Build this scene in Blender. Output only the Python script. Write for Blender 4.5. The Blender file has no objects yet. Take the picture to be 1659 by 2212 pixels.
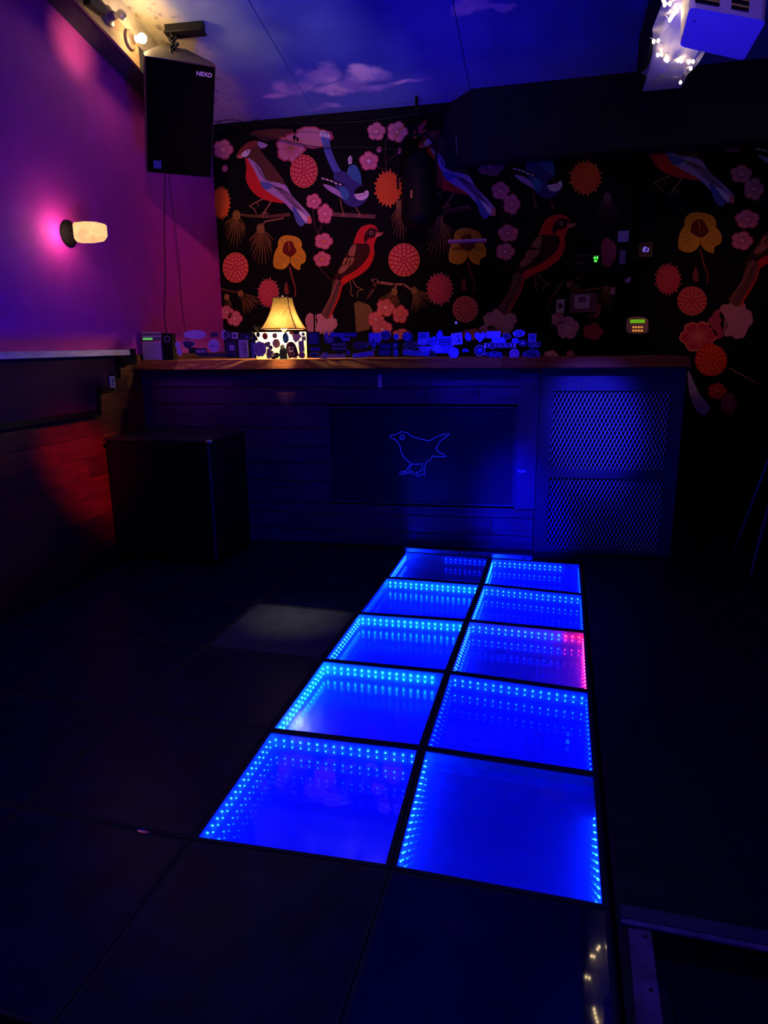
import bpy, math, random
from mathutils import Vector, Matrix, Euler
sc = bpy.context.scene
COL = sc.collection
R = random.Random(7)

# ------------------------------------------------------------------ camera
S = .61
FPX = 1495.3
CP = Vector((.6809*S, -2.6445*S, 2.3765*S))
cam = bpy.data.cameras.new('camera'); camo = bpy.data.objects.new('camera', cam); COL.objects.link(camo)
camo.location = CP; camo.rotation_euler = (1.331363, .010654, .244246)
cam.sensor_fit = 'HORIZONTAL'; cam.sensor_width = 36; cam.lens = 36*FPX/1659; cam.clip_start = .02
sc.camera = camo
RM = Euler((1.331363, .010654, .244246)).to_matrix()
def ray(x, y): return RM @ Vector(((x-829.5)/FPX, -(y-1106)/FPX, -1.0))
def onp(x, y, n, p0):
    n = Vector(n); d = ray(x, y); return CP + d*((Vector(p0)-CP).dot(n)/d.dot(n))
def on(x, y, ax, v):
    d = ray(x, y); return CP + d*((v-CP[ax])/d[ax])

# ------------------------------------------------------------------ materials
MATS = {}
def nmat(name):
    m = bpy.data.materials.new(name); m.use_nodes = True; nt = m.node_tree
    return m, nt, nt.nodes['Principled BSDF']
def pr(name, col, rough=.6, metal=0, var=0, scale=8, bump=0, emit=None, es=0, spec=.5, stretch=None):
    if name in MATS: return MATS[name]
    m, nt, b = nmat(name); c = (*col, 1)
    b.inputs['Base Color'].default_value = c; b.inputs['Roughness'].default_value = rough; b.inputs['Metallic'].default_value = metal
    b.inputs['Specular IOR Level'].default_value = spec
    if var or bump:
        tc = nt.nodes.new('ShaderNodeTexCoord'); mp = nt.nodes.new('ShaderNodeMapping')
        if stretch: mp.inputs['Scale'].default_value = stretch
        nt.links.new(tc.outputs['Object'], mp.inputs[0])
        nz = nt.nodes.new('ShaderNodeTexNoise'); nz.inputs['Scale'].default_value = scale; nz.inputs['Detail'].default_value = 5
        nt.links.new(mp.outputs[0], nz.inputs['Vector'])
        if var:
            rp = nt.nodes.new('ShaderNodeValToRGB')
            rp.color_ramp.elements[0].color = tuple(max(0, v*(1-var)) for v in col)+(1,)
            rp.color_ramp.elements[1].color = tuple(min(1, v*(1+var)) for v in col)+(1,)
            rp.color_ramp.elements[0].position = .3; rp.color_ramp.elements[1].position = .7
            nt.links.new(nz.outputs['Fac'], rp.inputs[0]); nt.links.new(rp.outputs[0], b.inputs['Base Color'])
        if bump:
            bp = nt.nodes.new('ShaderNodeBump'); bp.inputs['Strength'].default_value = bump; bp.inputs['Distance'].default_value = .004
            nt.links.new(nz.outputs['Fac'], bp.inputs['Height']); nt.links.new(bp.outputs[0], b.inputs['Normal'])
    if emit:
        b.inputs['Emission Color'].default_value = (*emit, 1); b.inputs['Emission Strength'].default_value = es
    MATS[name] = m; return m
def emis(name, col, s):
    if name in MATS: return MATS[name]
    m = bpy.data.materials.new(name); m.use_nodes = True; nt = m.node_tree; nt.nodes.clear()
    e = nt.nodes.new('ShaderNodeEmission'); e.inputs[0].default_value = (*col, 1); e.inputs[1].default_value = s
    o = nt.nodes.new('ShaderNodeOutputMaterial'); nt.links.new(e.outputs[0], o.inputs[0]); MATS[name] = m; return m
def mixmat(name, s1, s2, fac):
    m = bpy.data.materials.new(name); m.use_nodes = True; nt = m.node_tree; nt.nodes.clear()
    def mk(s):
        n = nt.nodes.new(s[0])
        for k, v in s[1].items(): n.inputs[k].default_value = v
        return n
    a, b = mk(s1), mk(s2); mx = nt.nodes.new('ShaderNodeMixShader'); mx.inputs[0].default_value = fac
    nt.links.new(a.outputs[0], mx.inputs[1]); nt.links.new(b.outputs[0], mx.inputs[2])
    o = nt.nodes.new('ShaderNodeOutputMaterial'); nt.links.new(mx.outputs[0], o.inputs[0]); MATS[name] = m; return m
def wood(name, c1, c2, sc_=(1, 1, 1), rough=.5, seed=0.0):
    if name in MATS: return MATS[name]
    m, nt, b = nmat(name); tc = nt.nodes.new('ShaderNodeTexCoord'); mp = nt.nodes.new('ShaderNodeMapping')
    mp.inputs['Scale'].default_value = sc_; mp.inputs['Location'].default_value = (seed, seed*.7, seed*.3)
    nt.links.new(tc.outputs['Object'], mp.inputs[0])
    nz = nt.nodes.new('ShaderNodeTexNoise'); nz.inputs['Scale'].default_value = 3; nz.inputs['Detail'].default_value = 8; nz.inputs['Distortion'].default_value = 1.2
    nt.links.new(mp.outputs[0], nz.inputs['Vector'])
    rp = nt.nodes.new('ShaderNodeValToRGB'); rp.color_ramp.elements[0].color = (*c1, 1); rp.color_ramp.elements[1].color = (*c2, 1)
    rp.color_ramp.elements[0].position = .35; rp.color_ramp.elements[1].position = .68
    nt.links.new(nz.outputs['Fac'], rp.inputs[0]); nt.links.new(rp.outputs[0], b.inputs['Base Color'])
    bp = nt.nodes.new('ShaderNodeBump'); bp.inputs['Strength'].default_value = .25; bp.inputs['Distance'].default_value = .003
    nt.links.new(nz.outputs['Fac'], bp.inputs['Height']); nt.links.new(bp.outputs[0], b.inputs['Normal'])
    b.inputs['Roughness'].default_value = rough; MATS[name] = m; return m

M = {}
M['black'] = pr('black_paint', (.004, .004, .005), .6, spec=.2)
M['blackm'] = pr('black_matte', (.006, .006, .007), .9, var=.3, scale=30, spec=.15)
M['floorblk'] = pr('black_floor', (.003, .003, .010), .45, var=.4, scale=14, bump=.05, spec=.2)
M['panel'] = pr('dark_acrylic_panel', (.002, .002, .022), .35, var=.35, scale=9, bump=.02, spec=.1)
M['seam'] = pr('panel_frame_black', (.004, .004, .004), .7)
M['metal'] = pr('worn_metal', (.32, .2, .12), .6, .1, var=.35, scale=25, bump=.2)
M['steel'] = pr('brushed_steel', (.55, .55, .58), .35, .9, var=.15, scale=30)
M['screw'] = pr('dark_screw', (.03, .03, .03), .4, .7)
M['cable'] = pr('cable_rubber', (.01, .01, .01), .6)
M['white'] = pr('white_plastic', (.75, .75, .78), .5)
M['cream'] = pr('cream_paint', (.8, .72, .55), .6, var=.1, scale=12)
M['paper'] = pr('white_paper', (.8, .8, .82), .8)
M['navy'] = pr('navy_painted_board', (.008, .008, .02), .85, var=.25, scale=5)
M['plaster'] = pr('plaster', (.72, .66, .55), .9, var=.22, scale=9, bump=.5)
M['wallp'] = pr('wall_paint_pink', (.58, .035, .56), .8, var=.10, scale=7, bump=.25)

# ------------------------------------------------------------------ mesh builder
class MB:
    def __init__(s): s.v = []; s.f = []; s.m = []; s.sm = []
    def add(s, vs, fs, mi=0, smooth=False):
        o = len(s.v); s.v += [Vector(v) for v in vs]
        for f in fs: s.f.append([o+i for i in f]); s.m.append(mi); s.sm.append(smooth)
        return s
    def poly(s, pts, mi=0): return s.add(pts, [list(range(len(pts)))], mi)
    def box(s, a, b, mi=0):
        a = Vector(a); b = Vector(b)
        vs = [(x, y, z) for x in (a.x, b.x) for y in (a.y, b.y) for z in (a.z, b.z)]
        return s.add(vs, [(0, 1, 3, 2), (4, 6, 7, 5), (0, 4, 5, 1), (2, 3, 7, 6), (0, 2, 6, 4), (1, 5, 7, 3)], mi)
    def obox(s, o, X, Y, Z, mi=0):      # corner + three edge vectors
        o, X, Y, Z = map(Vector, (o, X, Y, Z))
        vs = [o+X*i+Y*j+Z*k for i in (0, 1) for j in (0, 1) for k in (0, 1)]
        return s.add(vs, [(0, 1, 3, 2), (4, 6, 7, 5), (0, 4, 5, 1), (2, 3, 7, 6), (0, 2, 6, 4), (1, 5, 7, 3)], mi)
    def prism(s, pts, d, mi=0, mside=None):
        n = len(pts); pts = [Vector(p) for p in pts]; d = Vector(d)
        s.add(pts+[p+d for p in pts], [list(range(n))[::-1], list(range(n, 2*n))], mi)
        s.add(pts+[p+d for p in pts], [(i, (i+1) % n, n+(i+1) % n, n+i) for i in range(n)], mi if mside is None else mside)
        return s
    def loft(s, rings, mi=0, cap=True, smooth=True, closed=True):
        n = len(rings[0]); vs = [p for r in rings for p in r]; fs = []
        for k in range(len(rings)-1):
            for i in range(n if closed else n-1):
                j = (i+1) % n; fs.append((k*n+i, k*n+j, (k+1)*n+j, (k+1)*n+i))
        s.add(vs, fs, mi, smooth)
        if cap: s.add(rings[0], [list(range(n))[::-1]], mi); s.add(rings[-1], [list(range(n))], mi)
        return s
    def ring(s, c, ax, r, n=12, ph=0):
        ax = Vector(ax).normalized(); t = Vector((0, 0, 1)) if abs(ax.z) < .9 else Vector((1, 0, 0))
        u = ax.cross(t).normalized(); w = ax.cross(u)
        return [Vector(c)+(u*math.cos(ph+2*math.pi*i/n)+w*math.sin(ph+2*math.pi*i/n))*r for i in range(n)]
    def cyl(s, p0, p1, r0, r1=None, n=16, mi=0, cap=True):
        p0, p1 = Vector(p0), Vector(p1); r1 = r0 if r1 is None else r1
        return s.loft([s.ring(p0, p1-p0, r0, n), s.ring(p1, p1-p0, r1, n)], mi, cap)
    def lathe(s, c, ax, prof, n=24, mi=0):    # prof: (dist along ax, radius)
        c = Vector(c); ax = Vector(ax).normalized()
        return s.loft([s.ring(c+ax*h, ax, max(r, 1e-4), n) for h, r in prof], mi)
    def tube(s, path, r, n=6, mi=0, closed=False):
        P = [Vector(p) for p in path]; rs = []
        prev = None
        for i, p in enumerate(P):
            if closed: t = P[(i+1) % len(P)]-P[i-1]
            else: t = P[min(i+1, len(P)-1)]-P[max(i-1, 0)]
            t.normalize()
            if prev is None:
                q = Vector((0, 0, 1)) if abs(t.z) < .9 else Vector((1, 0, 0)); u = t.cross(q).normalized()
            else: u = (prev-t*prev.dot(t)).normalized()
            prev = u; w = t.cross(u); rr = r[i] if isinstance(r, (list, tuple)) else r
            rs.append([p+(u*math.cos(2*math.pi*k/n)+w*math.sin(2*math.pi*k/n))*rr for k in range(n)])
        if closed: rs.append(rs[0])
        return s.loft(rs, mi, not closed)
    def ball(s, c, r, n=10, m=6, mi=0, sc_=(1, 1, 1)):
        c = Vector(c); rs = []
        for k in range(m+1):
            th = math.pi*k/m; rr = max(math.sin(th), 1e-3)*r
            rs.append([c+Vector((math.cos(2*math.pi*i/n)*rr*sc_[0], math.sin(2*math.pi*i/n)*rr*sc_[1], math.cos(th)*r*sc_[2])) for i in range(n)])
        return s.loft(rs, mi, False)
    def build(s, name, mats, parent=None, base=None, bevel=0):
        me = bpy.data.meshes.new(name)
        if not isinstance(mats, (list, tuple)): mats = [mats]
        for m in mats: me.materials.append(m)
        if base is None:
            base = Vector((0, 0, 0)) if parent is None else wloc(parent)
        base = Vector(base)
        me.from_pydata([v-base for v in s.v], [], s.f)
        me.polygons.foreach_set('material_index', s.m); me.polygons.foreach_set('use_smooth', s.sm); me.update()
        o = bpy.data.objects.new(name, me); COL.objects.link(o)
        if parent is not None: o.parent = parent; o.location = base-wloc(parent)
        else: o.location = base
        o['wl'] = list(base)
        if bevel:
            b = o.modifiers.new('bevel', 'BEVEL'); b.width = bevel; b.segments = 2; b.limit_method = 'ANGLE'
        return o
def wloc(o): return Vector(o['wl'][:])
def thing(name, label, cat, loc=(0, 0, 0), group=None):
    o = bpy.data.objects.new(name, None); COL.objects.link(o); o.empty_display_size = .1; o.location = loc; o['wl'] = list(loc)
    o['label'] = label; o['category'] = cat
    if group: o['group'] = group
    return o
def tag(o, label, cat, group=None):
    o['label'] = label; o['category'] = cat
    if group: o['group'] = group
    return o
def struct(name, mb, mats, parent=None):
    o = mb.build(name, mats, parent)
    if parent is None: o['kind'] = 'structure'
    return o
def text_into(mb, txt, o, X, Y, h, mi=0, align='CENTER', lift=0.0, bold=0):
    """writes lettering into mb as a flat mesh at o, along X, up Y"""
    cu = bpy.data.curves.new('lettering', 'FONT'); cu.body = txt; cu.size = 1; cu.align_x = align; cu.align_y = 'CENTER'; cu.offset = bold; cu.resolution_u = 3
    ob = bpy.data.objects.new('lettering', cu); COL.objects.link(ob)
    bpy.context.view_layer.update()
    me = bpy.data.meshes.new_from_object(ob)
    X = Vector(X).normalized(); Y = Vector(Y).normalized(); N = X.cross(Y); o = Vector(o)
    mb.add([o+X*(v.co.x*h)+Y*(v.co.y*h)+N*lift for v in me.vertices], [tuple(p.vertices) for p in me.polygons], mi)
    bpy.data.objects.remove(ob); bpy.data.curves.remove(cu); bpy.data.meshes.remove(me)

# ------------------------------------------------------------------ setting
XL, YB, XR, YF = -2.6, 4.4, 2.75, -3.1
def zc(y): return 3.27+.25*(4.38-y)       # sloping ceiling
def zs(y): return 3.181-.243*(y-3.383)    # underside of the left soffit
PIT0 = -.087
nodes = {}
for i, arr in ((-1, [(873, 1190), (832.6, 1246), (772, 1323), (694.6, 1424), (580, 1575.5), (411, 1813)]),
               (0, [(1058.7, 1204), (1040, 1261), (1009, 1339), (967.6, 1450), (912, 1614), (842, 1876)]),
               (1, [(1256, 1217), (1262, 1283), (1268, 1363.5), (1277, 1492.5), (1292, 1672), (1316, 1964)])):
    for k, p in enumerate(arr): nodes[(i, 5-k)] = on(p[0], p[1], 2, 0)
def node(i, j):
    if (i, j) in nodes: return nodes[(i, j)]
    if i < -1: return node(-1, j)+Vector(((i+1)*S, -.012*(i+1), 0))
    if j < 0: return node(i, 0)+Vector((0, j*S, 0))
    raise KeyError
G = MB()
xw = node(-4, 0).x
G.box((XL, YF, -.14), (XR, YB, PIT0))
G.box((XL, YF, PIT0), (XR, -.66, 0)); G.box((XL, -.66, PIT0), (-2.46, YB, 0))
# right-hand floor follows the edge of the lit column
e0, e5 = node(1, 0), node(1, 5)
G.prism([(e0.x+.016, -.66, PIT0), (e0.x+.016, -.045, PIT0), (e0.x+.016, e0.y, PIT0), (e5.x+.01, e5.y, PIT0), (e5.x+.01, YB, PIT0), (XR, YB, PIT0), (XR, -.045, PIT0), (.70, -.045, PIT0), (.70, -.66, PIT0)], (0, 0, -PIT0))
G.box((-2.46, 3.07, PIT0), (e5.x+.01, YB, 0))
struct('floor', G, M['floorblk'])

w = MB(); w.poly([(XL, YF, 1.0), (XL, YB, 1.0), (XL, YB, zc(YB)), (XL, YF, zc(YF))]); w.box((XL-.1, YF, 0), (XL-.005, YB, 3.2))
struct('wall_left', w, M['wallp'])
w = MB(); w.box((XR, YF, 0), (XR+.1, YB, 3.3)); w.prism([(XR, YF, 3.3), (XR, YB, 3.2), (XR, YF, zc(YF))], (.1, 0, 0))
struct('wall_right', w, M['blackm'])
w = MB(); w.box((XL, YF-.1, 0), (XR, YF, zc(YF)))
struct('wall_front', w, M['blackm'])

# ---- ceiling painted as a sky
m = bpy.data.materials.new('painted_sky'); m.use_nodes = True; nt = m.node_tree; b = nt.nodes['Principled BSDF']; L = nt.links
def nd(t, **k):
    n = nt.nodes.new(t)
    for a, v in k.items():
        if a[0] == 'i' and a[1:].isdigit(): n.inputs[int(a[1:])].default_value = v
        else: setattr(n, a, v)
    return n
tc = nd('ShaderNodeTexCoord'); wn = nd('ShaderNodeTexNoise'); wn.inputs['Scale'].default_value = 3.5; wn.inputs['Detail'].default_value = 6
L.new(tc.outputs['Object'], wn.inputs['Vector'])
sub = nd('ShaderNodeVectorMath', operation='SUBTRACT'); sub.inputs[1].default_value = (.5, .5, .5); L.new(wn.outputs['Color'], sub.inputs[0])
scl = nd('ShaderNodeVectorMath', operation='SCALE'); scl.inputs['Scale'].default_value = .32; L.new(sub.outputs[0], scl.inputs[0])
wp = nd('ShaderNodeVectorMath', operation='ADD'); L.new(tc.outputs['Object'], wp.inputs[0]); L.new(scl.outputs[0], wp.inputs[1])
def blob(px, py, rx, ry, soft=1.0, off=(0, .25, 1)):
    c = onp(px, py, (0, .25, 1), (0, 4.38, 3.27))
    s1 = nd('ShaderNodeVectorMath', operation='SUBTRACT'); s1.inputs[1].default_value = (c.x, c.y, 0); L.new(wp.outputs[0], s1.inputs[0])
    s2 = nd('ShaderNodeVectorMath', operation='MULTIPLY'); s2.inputs[1].default_value = (1/rx, 1/ry, 0); L.new(s1.outputs[0], s2.inputs[0])
    ln = nd('ShaderNodeVectorMath', operation='LENGTH'); L.new(s2.outputs[0], ln.inputs[0])
    mr = nd('ShaderNodeMapRange', interpolation_type='SMOOTHSTEP'); mr.inputs[1].default_value = 1.0; mr.inputs[2].default_value = 1.0-soft; mr.inputs[3].default_value = 0; mr.inputs[4].default_value = 1
    L.new(ln.outputs['Value'], mr.inputs[0]); return mr.outputs[0]
def vmax(a, b):
    n = nd('ShaderNodeMath', operation='MAXIMUM'); L.new(a, n.inputs[0]); L.new(b, n.inputs[1]); return n.outputs[0]
def mixc(f, c1, c2):
    n = nd('ShaderNodeMix', data_type='RGBA'); 
    if hasattr(f, 'links'): L.new(f, n.inputs[0])
    else: n.inputs[0].default_value = f
    for k, c in ((6, c1), (7, c2)):
        if isinstance(c, tuple): n.inputs[k].default_value = (*c, 1)
        else: L.new(c, n.inputs[k])
    return n.outputs[2]
sx = nd('ShaderNodeSeparateXYZ'); L.new(wp.outputs[0], sx.inputs[0])
def mr(v, a, b_, c=0, d=1):
    n = nd('ShaderNodeMapRange', interpolation_type='SMOOTHSTEP'); n.inputs[1].default_value = a; n.inputs[2].default_value = b_; n.inputs[3].default_value = c; n.inputs[4].default_value = d
    L.new(v, n.inputs[0]); return n.outputs[0]
big = nd('ShaderNodeTexNoise'); big.inputs['Scale'].default_value = 1.6; big.inputs['Detail'].default_value = 4; L.new(tc.outputs['Object'], big.inputs['Vector'])
sky = mixc(mr(big.outputs['Fac'], .35, .65), (.03, .05, .5), (.07, .11, .7))
slate = mixc(mr(big.outputs['Fac'], .4, .6), (.26, .34, .6), (.36, .44, .72))
sky = mixc(mr(sx.outputs[0], -1.45, -1.95), sky, slate)
low = mixc(.7, sky, (.2, .26, .62))
sky = mixc(mr(sx.outputs[1], 3.75, 4.3), sky, low)
pl = nd('ShaderNodeTexNoise'); pl.inputs['Scale'].default_value = 11; pl.inputs['Detail'].default_value = 7; L.new(tc.outputs['Object'], pl.inputs['Vector'])
crm = mixc(mr(pl.outputs['Fac'], .3, .45), (.30, .24, .2), (.72, .64, .48))
sky = mixc(mr(sx.outputs[0], -2.02, -2.3), sky, crm)
lo = None
for a in [(598, 206, .14, .05), (640, 185, .2, .12), (690, 160, .2, .13), (725, 190, .26, .09), (790, 160, .22, .11), (800, 192, .2, .06), (868, 178, .22, .045), (700, 232, .2, .05), (750, 178, .2, .09), (1010, 20, .16, .08), (1060, 18, .2, .04)]:
    v = blob(*a, .55); lo = v if lo is None else vmax(lo, v)
cshade = mixc(mr(wn.outputs['Fac'], .42, .58), (.4, .3, .7), (.95, .68, .85))
sky = mixc(lo, sky, cshade)
L.new(sky, b.inputs['Base Color']); b.inputs['Roughness'].default_value = .85
MATS['painted_sky'] = m
c = MB()
for x0, x1 in ((XL, -1.633), (-1.627, -.352), (-.346, .93), (.936, 2.2), (2.206, XR)):
    c.prism([(x0, YF, zc(YF)), (x1, YF, zc(YF)), (x1, 4.36, zc(4.36)), (x0, 4.36, zc(4.36))], (0, 0, .02))
c.prism([(XL, YF, zc(YF)+.03), (XR, YF, zc(YF)+.03), (XR, YB, zc(YB)+.03), (XL, YB, zc(YB)+.03)], (0, 0, .05), 1)
struct('ceiling', c, [m, M['blackm']])

# ---- soffit along the left wall and black duct across the back
t = MB(); y0, y1 = YF, 3.62
t.prism([(XL, y0, zs(y0)), (XL, y1, zs(y1)), (XL, y1, zs(y1)+.15), (XL, y0, zs(y0)+.15)], (.17, 0, 0))
struct('trim_1', t, pr('soffit_dark', (.05, .045, .06), .7, var=.3, scale=6))
t = MB(); t.prism([(XL, y0, zs(y0)+.15), (XL, y1, zs(y1)+.15), (XL, y1, zc(y1)), (XL, y0, zc(y0))], (.15, 0, 0))
struct('trim_2', t, M['plaster'])
t = MB()
t.prism([(-.57, 4.4, 2.81), (-.33, 4.22, 2.81), (XR, 4.19, 2.81), (XR, 4.4, 2.81)], (0, 0, .60))
struct('trim_3', t, M['navy'])
t = MB(); t.box((XL, 4.36, 3.215), (-.5, 4.4, 3.30))
struct('trim_4', t, M['blackm'])

# ------------------------------------------------------------------ mural on the back wall
PAL = dict(bg=(.006, .006, .008), red=(.62, .03, .03), orange=(.78, .13, .02), orl=(.85, .25, .08), pink=(.70, .24, .33), pinkl=(.80, .42, .47), pinkd=(.45, .07, .13),
           crim=(.52, .04, .07), coral=(.74, .20, .16), yel=(.68, .40, .03), maroon=(.16, .015, .015), brown=(.11, .045, .035), tan=(.36, .16, .09), gold=(.40, .22, .07),
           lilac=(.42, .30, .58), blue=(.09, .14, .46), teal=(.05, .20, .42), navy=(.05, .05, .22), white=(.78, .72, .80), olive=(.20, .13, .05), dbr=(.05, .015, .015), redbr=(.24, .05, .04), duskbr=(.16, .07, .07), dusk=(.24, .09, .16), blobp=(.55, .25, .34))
PK = list(PAL); PM = [pr('mural_'+k, v, .85, var=0, spec=.06) for k, v in PAL.items()]
mu = MB(); LAY = [0]
def mp_(p, lay): return on(p[0], p[1], 1, YB-.0015-.0008*lay)
def Pl(pts, col, lay=1): mu.poly([mp_(p, lay) for p in pts], PK.index(col))
def stroke(pts, wd, col, lay=2):
    """tapering painted line, pts and widths in wall pixels"""
    n = len(pts)
    for i in range(n-1):
        a, b_ = pts[i], pts[i+1]; w0 = wd if not isinstance(wd, (list, tuple)) else wd[i]; w1 = wd if not isinstance(wd, (list, tuple)) else wd[i+1]
        dx, dy = b_[0]-a[0], b_[1]-a[1]; l = math.hypot(dx, dy) or 1; nx, ny = -dy/l, dx/l
        ex = .25*w0/l
        a2 = (a[0]-dx*ex, a[1]-dy*ex); b2 = (b_[0]+dx*ex, b_[1]+dy*ex)
        Pl([(a2[0]+nx*w0/2, a2[1]+ny*w0/2), (b2[0]+nx*w1/2, b2[1]+ny*w1/2), (b2[0]-nx*w1/2, b2[1]-ny*w1/2), (a2[0]-nx*w0/2, a2[1]-ny*w0/2)], col, lay)
def smooth(pts, k=3):
    out = []; n = len(pts)
    for i in range(n):
        p0, p1, p2, p3 = pts[i-1], pts[i], pts[(i+1) % n], pts[(i+2) % n]
        for j in range(k):
            t_ = j/k; t2, t3 = t_*t_, t_**3
            out.append(tuple(.5*((2*p1[q])+(-p0[q]+p2[q])*t_+(2*p0[q]-5*p1[q]+4*p2[q]-p3[q])*t2+(-p0[q]+3*p1[q]-3*p2[q]+p3[q])*t3) for q in (0, 1)))
    return out
def ell(cx, cy, rx, ry, col, lay, rot=0, n=20):
    c_, s_ = math.cos(rot), math.sin(rot)
    Pl([(cx+rx*math.cos(a)*c_-ry*math.sin(a)*s_, cy+rx*math.cos(a)*s_+ry*math.sin(a)*c_) for a in [2*math.pi*i/n for i in range(n)]], col, lay)
def blossom(cx, cy, r, col='pink', edge='pinkd', cen='pinkl', ry=None, n=5, ph=0, lay=3, lines=True):
    ry = ry or r; N_ = 60
    def rd(a): return .80+.24*abs(math.cos((n*a+ph)/2))**.55+.025*math.sin(13*a+ph)
    def out(k): return [(cx+(r*(k-.0))*rd(a)*math.cos(a), cy+(ry*k)*rd(a)*math.sin(a)) for a in [2*math.pi*i/N_ for i in range(N_)]]
    Pl(out(1.0), edge, lay); Pl(out(.88), col, lay+1)
    if lines:
        for i in range(n):
            a = (2*math.pi*i+math.pi-ph)/n
            stroke([(cx+r*.2*math.cos(a), cy+ry*.2*math.sin(a)), (cx+r*.85*math.cos(a), cy+ry*.85*math.sin(a))], max(.7, r*.05), edge, lay+2)
            for q in (-.28, .0, .28):
                a2 = a+math.pi/n+q; stroke([(cx+r*.2*math.cos(a2), cy+ry*.2*math.sin(a2)), (cx+r*(.62-.3*abs(q))*math.cos(a2), cy+ry*(.62-.3*abs(q))*math.sin(a2))], max(.5, r*.035), edge, lay+2)
        ell(cx, cy, r*.22, ry*.16, cen, lay+3, .4, 10)
def bud(cx, cy, r, lay=3, col='pink'): ell(cx, cy, r*.85, r, 'pinkd', lay, .3, 12); ell(cx, cy, r*.6, r*.8, col, lay+1, .3, 12)
def spiky(cx, cy, rx, ry, c1='orange', c2='orl', n=22, lay=3):
    for q, (k, off) in enumerate(((1, 0), (.78, .5), (.56, 0), (.36, .5), (.2, 0))):
        pts = []; pin = []
        nn = n if q < 3 else max(8, n//2)
        for i in range(nn):
            a = 2*math.pi*(i+off)/nn; h = math.pi/nn; jit = 1+.06*math.sin(i*2.7+q)
            pts += [(cx+rx*k*jit*math.cos(a), cy+ry*k*jit*math.sin(a)), (cx+rx*k*.8*math.cos(a+h), cy+ry*k*.8*math.sin(a+h))]
            pin += [(cx+rx*(k*jit-.05)*math.cos(a), cy+ry*(k*jit-.05)*math.sin(a)), (cx+rx*(k*.8-.035)*math.cos(a+h), cy+ry*(k*.8-.035)*math.sin(a+h))]
        Pl(pts, c2, lay+2*q); Pl(pin, c1, lay+2*q+1)
def pompom(cx, cy, rx, ry, base='crim', ov='coral', rim='orl', lay=3):
    N_ = 72; sc_ = 18
    Pl([(cx+rx*(1+.035*abs(math.sin(sc_*a/2)))*math.cos(a), cy+ry*(1+.035*abs(math.sin(sc_*a/2)))*math.sin(a)) for a in [2*math.pi*i/N_ for i in range(N_)]], rim, lay)
    Pl([(cx+rx*(.95+.035*abs(math.sin(sc_*a/2)))*math.cos(a), cy+ry*(.95+.035*abs(math.sin(sc_*a/2)))*math.sin(a)) for a in [2*math.pi*i/N_ for i in range(N_)]], base, lay+1)
    for k, n, e in ((.83, 18, .115), (.59, 13, .125), (.36, 8, .12), (.13, 4, .075)):
        for i in range(n):
            a = 2*math.pi*(i+k*3)/n
            x, y = cx+rx*k*math.cos(a), cy+ry*k*math.sin(a)
            ell(x, y, rx*e*.98, ry*e*.74, ov, lay+2, math.atan2(ry*math.sin(a), rx*math.cos(a)), 8)
def pine(cx, cy, ends, col='gold', core='olive', lay=3, rc=9):
    n = len(ends)
    for i, (x, y) in enumerate(ends):
        dx, dy = x-cx, y-cy; l = math.hypot(dx, dy)
        for w_, c_, ll in ((2.2, col, lay), (1.1, 'bg', lay+1)):
            stroke([(cx+dx*.18, cy+dy*.18), (cx+dx*.6+dy*.03, cy+dy*.6), (x, y)], [w_*.8, w_, w_*.5], c_, ll)
    ell(cx, cy+2, rc, rc*1.3, core, lay+2, 0, 12)
    for i in range(7): stroke([(cx-rc*.7+i*rc*.23, cy-rc*.5), (cx-rc*.8+i*rc*.26, cy+rc*1.2)], .8, col, lay+3)
def fan(cx, cy, a0, a1, l0, l1, n):
    return [(cx+(l0+(l1-l0)*(.5-.5*math.cos(2*math.pi*(i+.5)/n))*1+R.uniform(-4, 4))*math.sin(math.radians(a0+(a1-a0)*i/(n-1))), cy+(l0+(l1-l0)*(.5-.5*math.cos(2*math.pi*(i+.5)/n))+R.uniform(-4, 4))*math.cos(math.radians(a0+(a1-a0)*i/(n-1)))) for i in range(n)]
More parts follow.
